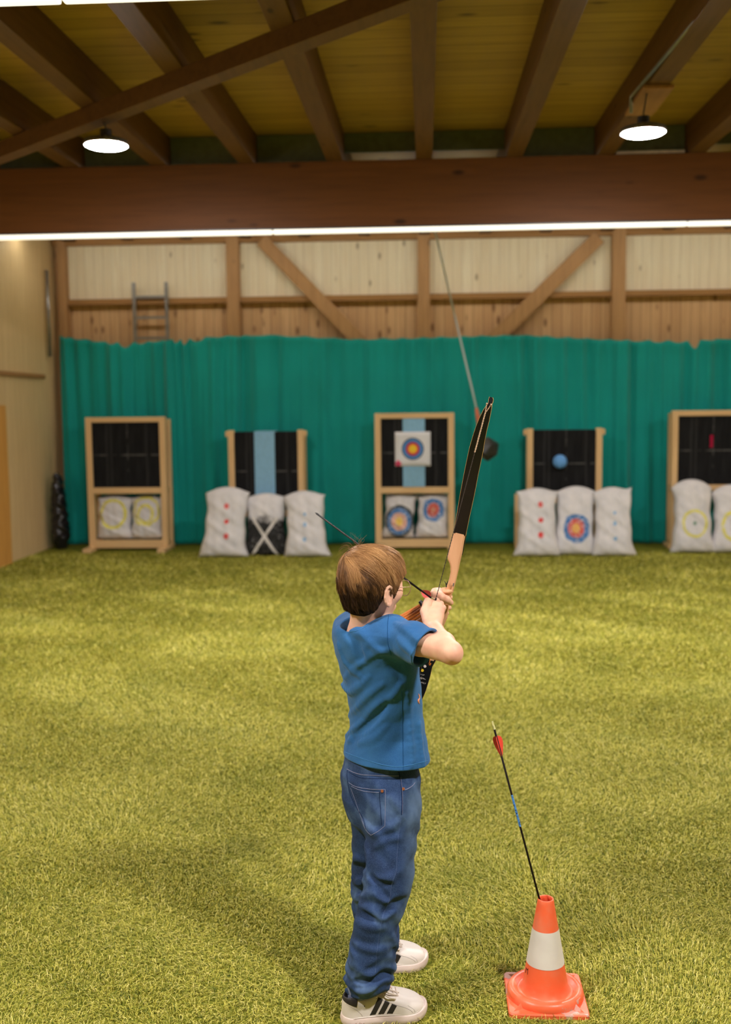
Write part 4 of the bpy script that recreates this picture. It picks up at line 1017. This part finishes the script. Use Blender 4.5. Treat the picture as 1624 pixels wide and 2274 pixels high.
G1 = [[(784,1640),(806,1620),(834,1592),(858,1566)], [(868,1470),(884,1486),(892,1504)], [(768,1404),(790,1430),(800,1462)]]
grv = U([ridge(q, .010, -.62, shirt0) for q in G1], .004)
COLr = [B(768,1392,2.83), B(812,1388,2.80), B(862,1366,2.84), B(868,1352,2.93), B(830,1352,3.0), B(775,1372,2.97)]
carve = chain([neck0 + V3(-.028,-.004,-.035), B(797,1384,2.885), B(815,1352,2.90), B(818,1312,2.90)], (.030,.048,.055,.07), .01)
armhole = chain([hemc - hemd*.02, RE], (.036,.0395), .01)
armdrop = cap(hemc - hemd*.02 + V3(-.006,0,-.024), RE + V3(0,0,-.034), .030, .032)
armholeL = chain([hemL, LE + _n(LE-LS)*.03], (.036,.04), .01)
hem_n = _n(V3(-.10, .10, 1.0)); 
HP = [hit(shirt0, 766, 1682), hit(shirt0, 858, 1712), hit(shirt0, 948, 1702)]
hn_ = _n(np.cross(HP[1]-HP[0], HP[2]-HP[0])); hn_ = hn_ if hn_[2] < 0 else -hn_
def shirt_f(p):
    d = shirt0(p)
    d0_ = d
    for g, k in rids: d = smin(d, g(p), k)
    d = np.maximum(d, d0_ - .010)
    d = smax(d, -grv(p), .020)
    w_ = .0007*np.sin(p[:,0]*70 + p[:,2]*55 + 2*np.sin(p[:,1]*30)) + .0006*np.sin(p[:,2]*120 - p[:,0]*60 + p[:,1]*45)
    d = d + w_
    d = smax(d, (p - A(HP[1])) @ A(hn_), .004)
    d = smax(d, -carve(p), .006)
    cut = (p - A(hemc)) @ A(hemd); near = np.linalg.norm(p - A(RE), axis=1) - .12
    d = np.where((near < 0) & (p[:,0] > float(RS[0])), smax(d, cut, .003), d)
    d = smax(d, -armhole(p), .003); d = smax(d, -armdrop(p), .003); d = smax(d, -armholeL(p), .003)
    cutL = (p - A(hemL)) @ A(_n(LE-LS)); nearL = np.linalg.norm(p - A(LE), axis=1) - .10
    return np.where((nearL < 0) & (tor(p) > .012), smax(d, cutL, .003), d)
sho = sdfobj('t_shirt', shirt_f, (-.36,2.42,.50), (.14,3.16,1.18), .0022, M_shirt, boy)
def onsurf(f, pts, n=30, off=.0004):
    return hits(f, spline([(a, b, 0) for a, b in pts], n)[:, :2], off=off)
shf = shirt_f
obj('hem_stitch', MB().tube(onsurf(shf, [(766,1670),(800,1683),(858,1700),(900,1701),(951,1689)]), .0007, 5), M_shline, sho)
obj('side_seam', MB().tube(onsurf(shf, [(893,1535),(894,1600),(895,1650),(896,1711)]), .0006, 5), M_shdark, sho)
obj('sleeve_seam', MB().tube(onsurf(shf, [(864,1364),(861,1385),(861,1410),(862,1430),(869,1455)]), .0006, 5), M_shdark, sho)
for k_s in (12, 15):
    aa_ = np.linspace(-.35, 2.2, 24) + 2.2; q = _n(np.cross(hemd, [0,0,1])); q2 = np.cross(hemd, q); dd_ = np.cos(aa_)[:, None]*q + np.sin(aa_)[:, None]*q2; base = hemc - hemd*k_s*.001
    lo__, hi__ = np.full(24, .03), np.full(24, .06)
    for _ in range(14):
        m_ = (lo__+hi__)/2; ins = shf((base + dd_*m_[:, None]).astype(np.float32)) < 0; lo__ = np.where(ins, m_, lo__); hi__ = np.where(ins, hi__, m_)
    pa = base + dd_*(m_+.0003)[:, None]
    obj('cuff_stitch', MB().tube(pa, .00045, 5), M_shline, sho)
col_pts = [(775,1404),(800,1398),(822,1384),(845,1374),(868,1366)]
obj('collar_stitch', MB().tube(onsurf(shf, col_pts, 24), .0006, 5), M_shline, sho)
# printed motif on the shirt front
mp = [hit(shf, x, y, off=.0006) for x, y in ((930.2,1541),(932,1550),(929,1556),(931.5,1563))]
obj('printed_motif', MB().tube(spline(mp, 10), [.001,.0018,.0024,.002,.0018,.0024,.003,.0028,.002,.001], 6), plain('motif', srgb(240,160,120), .7), sho)
# --- jeans
t = NT('denim'); v = t.coord(); o = t.sep(v); tw = t.noise(t.vmul(v, (1,1,.5)), 900, 2); n1 = t.noise(v, 10, 4, .6)
c = t.ramp(n1, [(.3, srgb(24,38,68)), (.52, srgb(42,64,104)), (.74, srgb(94,120,158))])
# worn pale strip down the thigh and shin fronts
fx = t.math('ADD', t.math('MULTIPLY', o[0], float(Fw[0])), t.math('MULTIPLY', o[1], float(Fw[1])))
fade = t.math('MULTIPLY', t.math('MULTIPLY', t.step(o[0], -.075, -.035), t.step(n1, .2, .6)), t.math('MULTIPLY', t.step(o[2], .16, .32), t.math('SUBTRACT', 1, t.step(o[2], .56, .64))))
c = t.mix(t.math('MULTIPLY', fade, .6), c, srgb(112,138,172))
c = t.mix(t.math('MULTIPLY', t.step(tw, .40, .66), .22), c, srgb(100,126,166)); t.base(c)
t.bump(t.math('ADD', n1, t.math('MULTIPLY', tw, .10)), .25, .006); M_jean = t.set(.85, .2)
M_thr = plain('pale_thread', srgb(138,142,170), .7, .2); M_jd = plain('denim_seam', srgb(24,40,78), .85, .1); M_cop = plain('copper', srgb(178,110,70), .4, .5, metal=.6)
J_rows = [(1690,845,2.92,.112,.088),(1720,843,2.92,.122,.094),(1770,843,2.92,.122,.094),(1820,850,2.92,.112,.088),(1850,852,2.92,.09,.07)]
jt, _, _ = ring_tab(J_rows)
zj0 = B(850,1850,2.92)[2]; zj1 = B(843,1700,2.92)[2]
pel = lambda p: smax(smax(jt(p), p[:,2]-zj1-.03, .01), zj0 - p[:,2], .05)
lr = [B(872,1800,2.86), B(870,1870,2.84), B(866,1930,2.82), B(862,1965,2.81), B(848,2010,2.80), B(833,2060,2.79), B(828,2110,2.79), B(824,2150,2.79), B(820,2180,2.79)]
rr = [.066,.0625,.0605,.0585,.0555,.0535,.0575,.0600,.0585]
ll_ = [B(828,1800,2.98), B(832,1870,3.0), B(830,1930,3.02), B(828,1965,3.03), B(828,2010,3.04), B(835,2050,3.05), B(838,2080,3.05), B(836,2110,3.05), B(835,2128,3.05)]
rl = [.060,.060,.0575,.0575,.055,.055,.058,.058,.056]
jl = U([(chain(lr, rr, .02), .02), (cap(hip+Rt*.05, lr[0], .075, .066), .03)], .02); jl2 = U([(chain(ll_, rl, .02), .02), (cap(hip-Rt*.05, ll_[0], .072, .06), .03)], .02)
jeans0 = lambda p: smin(smin(pel(p), jl(p), .03), jl2(p), .012)
JR = [([(812,1826),(826,1846),(844,1850),(870,1834),(893,1816)], .010), ([(814,1870),(820,1900),(818,1930)], .008), ([(812,1936),(838,1956),(866,1950),(882,1938)], .012), ([(814,1990),(834,1982),(856,1992),(876,1992)], .012),
      ([(800,2010),(824,2022),(850,2034),(872,2022)], .012), ([(796,2046),(820,2056),(850,2058)], .009), ([(786,2090),(806,2104),(840,2108),(872,2098)], .008), ([(776,2138),(800,2158),(836,2164),(868,2152)], .010),
      ([(768,2172),(794,2186),(828,2190),(864,2170)], .011), ([(768,2196),(796,2204),(830,2198),(858,2184)], .010), ([(786,1950),(796,1958),(810,1956)], .009), ([(784,1982),(796,1994),(806,1990)], .009), ([(786,1915),(795,1905),(808,1910)], .008),
      ([(872,2080),(878,2096),(880,2110)], .006), ([(836,1880),(858,1866),(884,1862)], .007), ([(784,2110),(790,2130),(782,2150)], .007), ([(872,1770),(884,1790),(892,1812)], .006)]
JG = [([(852,2030),(876,2010),(898,1998)], .009), ([(838,1966),(848,1985),(862,1996)], .007), ([(832,2176),(850,2168),(866,2160)], .008), ([(790,2176),(812,2178),(836,2176)], .006), ([(786,2196),(812,2196)], .005), ([(820,1946),(842,1962),(866,1962)], .005), ([(806,2030),(830,2042)], .006)]
jr = [(ridge(q, r_, .42, jeans0), .013) for q, r_ in JR]; jg = U([ridge(q, r_, -.3, jeans0) for q, r_ in JG], .004)
hemR = lr[-1] + V3(0,0,-.016); hemLg = ll_[-1] + V3(0,0,-.03)
def jeans_f(p):
    d = jeans0(p)
    d0_ = d
    for g, k in jr: d = smin(d, g(p), k)
    d = np.maximum(d, d0_ - .010)
    d = smax(d, -jg(p), .014)
    lowr = np.clip((.22 - p[:,2])/.1, 0, 1)
    d = d + .0014*np.sin(p[:,2]*85 + p[:,0]*40 + 2*np.sin(p[:,0]*45+p[:,1]*35)) + .0032*lowr*np.sin(p[:,2]*190 + 3*np.sin(p[:,0]*40 + p[:,1]*30))
    cut = np.where(p[:,1] < 2.79, (p - A(hemR)) @ A(_n([.22,0,-1])), (p - A(hemLg)) @ A([0,0,-1]))
    d = smax(d, cut, .004)
    holl = np.minimum(np.linalg.norm(p[:, :2] - A(hemR)[:2], axis=1) - .050, np.linalg.norm(p[:, :2] - A(hemLg)[:2], axis=1) - .048)
    holl = np.maximum(holl, p[:,2] - .13)
    return smax(d, -holl, .003)
jo = sdfobj('jeans', jeans_f, (-.34,2.5,.02), (.10,3.12,.80), .0028, M_jean, boy)
def seam(name, pts, r_, mat, n=30): obj(name, MB().tube(onsurf(jeans_f, pts, n, .0003), r_, 5), mat, jo)
pk = [(775,1738),(788,1746),(810,1751),(835,1753),(856,1753),(856,1795),(855,1834),(840,1846),(824,1855),(812,1842),(802,1815),(790,1780),(779,1750)]
for i, sg_ in enumerate([pk[0:5], pk[4:7], pk[6:9], pk[8:13]]): seam('pocket_stitch', sg_, .0006, M_thr, 16)
seam('pocket_stitch', [(780,1746),(795,1753),(815,1758),(842,1760)], .0006, M_thr, 16); seam('pocket_stitch', [(843,1758),(844,1780),(848,1832)], .0006, M_jd, 16)
seam('yoke_seam', [(771,1708),(785,1715),(803,1720),(830,1722),(856,1723),(886,1723)], .0009, M_thr); seam('yoke_seam', [(775,1715),(800,1727),(830,1729),(886,1730)], .0007, M_jd)
seam('side_seam', [(886,1714),(891,1740),(893,1780),(892,1810)], .0010, M_jd); seam('side_seam', [(890,1726),(894,1760),(894,1808)], .0006, M_thr)
seam('side_seam', [(892,1812),(886,1850),(882,1900),(880,1935),(870,1965),(866,1996),(852,2030),(844,2070),(838,2110),(834,2160)], .0004, plain('faded_thread', srgb(84,102,142), .8), 50)
seam('pocket_edge', [(893,1755),(905,1752),(916,1745),(922,1738)], .0009, M_thr, 14)
seam('back_seam', [(772,1708),(771,1725),(777,1760),(790,1790),(808,1820),(812,1842)], .0007, M_jd)
for q in ((849,1757),(896,1752)):
    c = hit(jeans_f, *q); d = -_n(ray(*q)); obj('rivet', MB().tube([c, c + d*.002], [.0042,.0034], 14), M_cop, jo)
bl_p = [hit(jeans_f, 862, 1712), hit(jeans_f, 862.5, 1717)]; obj('belt_loop', MB().tube(onsurf(jeans_f, [(862,1709),(862,1718)], 5, .001), .0035, 6), M_jean, jo)
# --- arm guard of orange leather on the left forearm
M_leath = wood('orange_leather', srgb(214,124,52), srgb(160,84,30), 'x', knots=0, rough=.5)
ga, gb = LE*.90+LW*.10, LE*.04+LW*.96
def guard(p):
    o_ = chain([ga, gb], (.038,.029), .01)(p); i_ = chain([ga-(gb-ga)*.1, gb+(gb-ga)*.1], (.035,.026), .01)(p)
    ax = _n(gb-ga); d = smax(o_, -i_, .001); d = np.maximum(d, np.abs((p-A((ga+gb)/2)) @ A(ax)) - np.linalg.norm(gb-ga)/2)
    q = _n(np.cross(ax, [0,0,1])); w_ = np.cross(q, ax); ang = np.arctan2((p-A(ga)) @ A(w_), (p-A(ga)) @ A(q))
    return d + .0010*np.cos(ang*22)
go = sdfobj('arm_guard', guard, np.minimum(ga,gb)-.06, np.maximum(ga,gb)+.06, .0014, M_leath, boy)
kq = B(937.5, 1341, 3.01); obj('cord_lock', MB().tube([kq + V3(-.006,0,.008), kq, kq + V3(.004,0,-.008)], [.005,.007,.005], 8), M_blk, go)
obj('lace', MB().tube([B(914,1385,2.985), B(924,1380,2.985), B(934,1375,2.985)], .0022, 6), plain('pale_lace', srgb(226,176,150), .6), go)
# hanging thong by the lower riser
tag(obj('leather_thong', MB().tube(spline([B(953,1461,3.04), B(955,1468,3.04), B(953,1474,3.04), B(955,1477,3.045), B(957,1473,3.045)], 14), .0016, 6), M_leath, bow, smooth=True))
# --- shoes
M_shoe = plain('white_leather', srgb(232,222,214), .45, .4, .03, 14); M_sole = plain('pinkish_sole', srgb(232,212,204), .6, .3, .05, 40); M_strp = plain('black_stripe', srgb(48,44,42), .45, .4, .2, 60)
M_lace = plain('cream_lace', srgb(224,210,198), .8, .2, .08, 120); M_gryl = plain('grey_lining', srgb(120,128,160), .8); M_grt = plain('stitch_grey', srgb(178,166,160), .7)
def shoe(heel, toe, cutlabel, near):
    heel = np.array(heel); toe = np.array(toe); X = _n(toe-heel); Yv = np.cross([0,0,1], X); L = np.linalg.norm(toe-heel); MM = np.array([X, Yv, [0,0,1.]]); O = heel
    W = lambda x, y, z: O + X*x*L + Yv*y + V3(0,0,z)
    root = bpy.data.objects.new('shoe', None); COL.objects.link(root); root.parent = boy; root.matrix_parent_inverse = Matrix.Translation(boy.location).inverted(); root.location = Vector(W(.4,0,0))
    xs_ = np.array([0,.03,.1,.25,.4,.55,.7,.82,.92,.98,1.0]); hw = np.array([.012,.026,.033,.034,.035,.040,.0445,.043,.034,.018,.004])
    top_ = np.array([.078,.084,.086,.078,.086,.080,.064,.054,.046,.036,.028])
    def loc(p): return (p - A(O)) @ A(MM).T
    def foot_d(q, g=0):
        x = q[:,0]/L; h_ = np.interp(x, xs_, hw); return np.maximum(np.abs(q[:,1] - .004*np.sin(x*3)) - h_ - g, np.maximum(-q[:,0], q[:,0]-L) - g)
    def plan(q, g=0):  # rounded planform distance
        d = np.full(len(q), 9., np.float32)
        for (cx, r_) in ((.155,.0345),(.3,.034),(.45,.036),(.6,.041),(.72,.0445),(.80,.0435)):
            d = smin(d, np.hypot(q[:,0]-cx*L, q[:,1]-.004*math.sin(cx*3)) - r_, .03)
        return d - g
    def sole(p):
        q = loc(p); spring = .010*np.clip((q[:,0]/L-.75)/.25, 0, 1)**2
        return smax(plan(q, .0016 - .0010*np.cos(np.clip((q[:,2]-spring)/.027,0,1)*6.28)), smax(q[:,2]-.027-spring, .001+spring-q[:,2], .002), .004)
    def upper(p):
        q = loc(p); x = q[:,0]/L; tp = np.interp(x, xs_, top_); z = q[:,2]
        taper = np.clip((z-.02)/.07, 0, 1); side = plan(q, -.001) + taper**1.6*np.interp(x, [0,.15,.35,.6,.8,1.0], [.004,.006,.010,.016,.016,.004])
        d = smax(side, z - tp, np.float32(.026)); d = smax(d, .02 - z, .002)
        hole = ell(W(.20,0,.088), (.040,.024,.032), MM)(p)
        return smax(d, -hole, .006)
    b0 = np.minimum(heel, toe) - .06; b1 = np.maximum(heel, toe) + .06; b0[2] = -.01; b1[2] = .12
    up_o = sdfobj('upper', upper, b0, b1, .0018, M_shoe, root); so_ = sdfobj('sole', sole, b0, b1, .0018, M_sole, root)
    shell = lambda g: (lambda p: upper(p) - g)
    def stripe(x0, zc0=.032, w_=.0068):
        dirn = _n(V3(.62, 0, 1)); nrm = V3(dirn[2], 0, -dirn[0])
        def f(p):
            q = loc(p); s_ = np.abs((q[:,0]-x0*L)*nrm[0] + (q[:,2]-zc0)*nrm[2]) - w_ + .0*q[:,2]
            return np.maximum(np.maximum(shell(.0009)(p), s_), np.maximum(.032 - q[:,2], q[:,2] - .069 + (q[:,0]/L-.45)*.11))
        return f
    for x0 in (.335,.43,.525):
        f = stripe(x0); fs = lambda p, f=f: np.maximum(f(p), (loc(p)[:,1]) + .012)
        fo = lambda p, f=f: np.maximum(f(p), -(loc(p)[:,1]) + .012)
        sdfobj('side_stripe', fs, b0, b1, .0012, M_strp, root); sdfobj('side_stripe', fo, b0, b1, .0012, M_strp, root)
    sdfobj('heel_tab', lambda p: np.maximum(shell(.0012)(p), np.maximum(loc(p)[:,0] - .038 - (loc(p)[:,2]-.06)*.25, np.maximum(.068 - loc(p)[:,0]*.30 - loc(p)[:,2], loc(p)[:,2]-.092))), b0, b1, .0013, M_strp, root)
    # laces : criss cross bands and a bow
    zt = lambda x: float(np.interp(x, xs_, top_))
    mb = MB(); f = upper
    for i, x in enumerate(np.linspace(.40, .64, 6)):
        pts = []
        yl_ = np.linspace(-.019, .019, 7); zl_ = np.full(7, .11)
        for _ in range(40):
            pts = np.array([W(x + (.03 if i % 2 else -.0)*y/.019*.3, y, z) for y, z in zip(yl_, zl_)]); ee = upper(pts.astype(np.float32)); zl_ = zl_ - np.where(ee > .0012, ee*.7, 0)
        mb.tube(pts, .0024, 6)
    top0 = W(.47, -.005, zt(.45)+.002)
    for a, b_, c_ in (((.40,-.010,.020),(.54,-.026,.012),(.64,-.020,.0)), ((.42,.0,.02),(.55,-.012,.016),(.66,-.008,.006)), ((.44,-.01,.016),(.50,-.032,.002),(.60,-.034,-.010)), ((.40,.01,.018),(.52,.02,.012),(.62,.016,.0)), ((.40,-.012,.014),(.39,-.024,.0),(.385,-.030,-.012))):
        mb.tube(spline([top0, W(a[0], a[1], zt(a[0])-.004+a[2]*.5), W(b_[0], b_[1], zt(b_[0])-.006+b_[2]*.6), W(c_[0], c_[1], zt(c_[0])-.002+c_[2]*.5)], 14), .0022, 6)
    obj('laces', mb, M_lace, root, smooth=True)
    # seam lines on the upper
    def sline(name, pts, r_, mat):
        xz = spline([(a, b, 0) for a, b in pts], 16)[:, :2]; y = np.full(16, -.075)
        for _ in range(50):
            out = np.array([W(x, yy_, z) for (x, z), yy_ in zip(xz, y)]); ee = upper(out.astype(np.float32)); y = y + np.where(ee > .0003, ee*.7, 0)
        obj(name, MB().tube(out, r_, 5), mat, root)
    sline('seam_line', [(.38,.072),(.5,.062),(.62,.052),(.70,.046),(.76,.038),(.78,.032)], .0005, M_grt)
    sline('seam_line', [(.73,.050),(.79,.040),(.81,.032)], .0004, M_grt); sline('seam_line', [(.05,.062),(.14,.052),(.2,.040),(.22,.032)], .0004, M_grt)
    obj('sole_line', MB().tube([], .001) if False else MB().tube([W(x, -float(np.interp(x, xs_, hw))-.0012, .0285 + .010*max(0,(x-.75)/.25)**2) for x in np.linspace(.12,.86,20)], .0009, 5), M_shoe, root)
    if near:
        Mx = Matrix([[X[0],0,-Yv[0],0],[X[1],0,-Yv[1],0],[X[2],1,-Yv[2],0],[0,0,0,1]]); c = W(.165, -.0385, .0135); Mx.translation = Vector(c)
        text('sole_lettering', 'adidas', .015, Mx, plain('sole_text', srgb(206,180,172), .7), root, .0006)
        obj('brand_dot', MB().tube([W(.245,-.0335,.058), W(.245,-.0305,.058)], .0012, 8), M_strp, root)
    sdfobj('sock', U([cap(W(.20,0,.05), W(.19,0,.12), .026)], .01), W(.2,0,.08)-.07, W(.2,0,.08)+.07, .003, M_gryl, root)
    return root
shoe(G(757, 2272), G(949, 2247), '', True)
shoe(G(777, 2160), G(951, 2137), '', False)
# ================================================================ TURF PILE (near part, real blades)
def blades(y0, y1, dens0, dens1, seed):
    r = np.random.default_rng(seed); W0 = 2.15
    out = []
    ys = np.linspace(y0, y1, 60)
    for a, b in zip(ys[:-1], ys[1:]):
        xm = .44*b + .5; xl, xr = max(-xm-.06*b, XL+.02), xm-.03*b; dn = np.interp((a+b)/2, [2.5, 4, 6, 9, 12], [40000, 30000, 14000, 5000, 1200]); n = int((xr-xl)*(b-a)*dn)
        out.append(np.stack([r.uniform(xl, xr, n), r.uniform(a, b, n)], 1))
    c = np.concatenate(out)
    keep = (np.abs(c - cc[:2]) > .112).any(1)
    for a_s, b_s in ((G(757,2272), G(949,2247)), (G(777,2160), G(951,2137))):
        ab_ = (b_s-a_s)[:2]; t_s = np.clip(((c-a_s[:2]) @ ab_)/ab_.dot(ab_), .12, .88); keep &= np.linalg.norm(c - a_s[:2] - t_s[:, None]*ab_, axis=1) > .048
    c = c[keep]; n = len(c); az = r.uniform(0, 2*np.pi, n)
    # pile lies in soft patches
    pa = np.sin(c[:,0]*3.1 + 1.3*np.sin(c[:,1]*2.3)) + np.sin(c[:,1]*4.1 + c[:,0]*1.7); az = np.where(r.uniform(size=n) < .35, pa*1.5, az)
    ln = r.uniform(.011, .026, n)*np.interp(c[:,1], [2.5, 8], [1, 1.5]); lean = r.uniform(.5, 1.5, n); wd = r.uniform(.0005, .0011, n)*np.interp(c[:,1], [2.5, 5, 11], [1, 1.7, 3.5])
    d = np.stack([np.cos(az), np.sin(az)], 1); s = np.stack([-d[:,1], d[:,0]], 1); V = np.zeros((n, 8, 3), np.float32)
    tilt = [0, .55, 1.0, 1.45]; x = np.zeros(n); z = np.zeros(n); cur = lean*.35; bend = lean*.9
    for k in range(4):
        w_ = wd*[1, 1, .8, .15][k]
        for q, sg_ in enumerate((-1, 1)):
            V[:, k*2+q, :2] = c + d*x[:, None] + s*(w_*sg_)[:, None]; V[:, k*2+q, 2] = z
        x = x + np.sin(cur)*ln/3; z = z + np.cos(cur)*ln/3; cur = np.minimum(cur + bend*.8, 2.0)
    b = (np.arange(n)*8)[:, None, None]; F = b + np.array([[0,1,3,2],[2,3,5,4],[4,5,7,6]])[None]
    T = np.repeat(np.clip(r.normal(.5, .22, n), 0, 1), 8)
    return V.reshape(-1, 3), F.reshape(-1, 4), T
t = NT('turf_blade'); v = t.coord(); at = t.n('ShaderNodeAttribute'); at.attribute_name = 'tint'
c = t.ramp(at.outputs['Fac'], [(.0, srgb(58,84,24)), (.33, srgb(144,148,46)), (.62, srgb(206,196,84)), (1, srgb(240,228,142))])
big = t.noise(v, 2.2, 3, .6); c = t.mix(t.math('MULTIPLY', t.step(big, .48, .75), .35), c, srgb(104,118,36)); t.base(c)
M_blade = t.set(.6, .25)
Vb, Fb, Tb = blades(2.2, 11.7, 0, 0, 21)
go_ = fastmesh('artificial_turf', Vb, Fb, M_blade, None, False); a_t = go_.data.attributes.new('tint', 'FLOAT', 'POINT'); a_t.data.foreach_set('value', Tb.astype(np.float32))
tag(go_, 'short curly yellow-green artificial turf covering the hall floor', 'turf', kind='stuff')
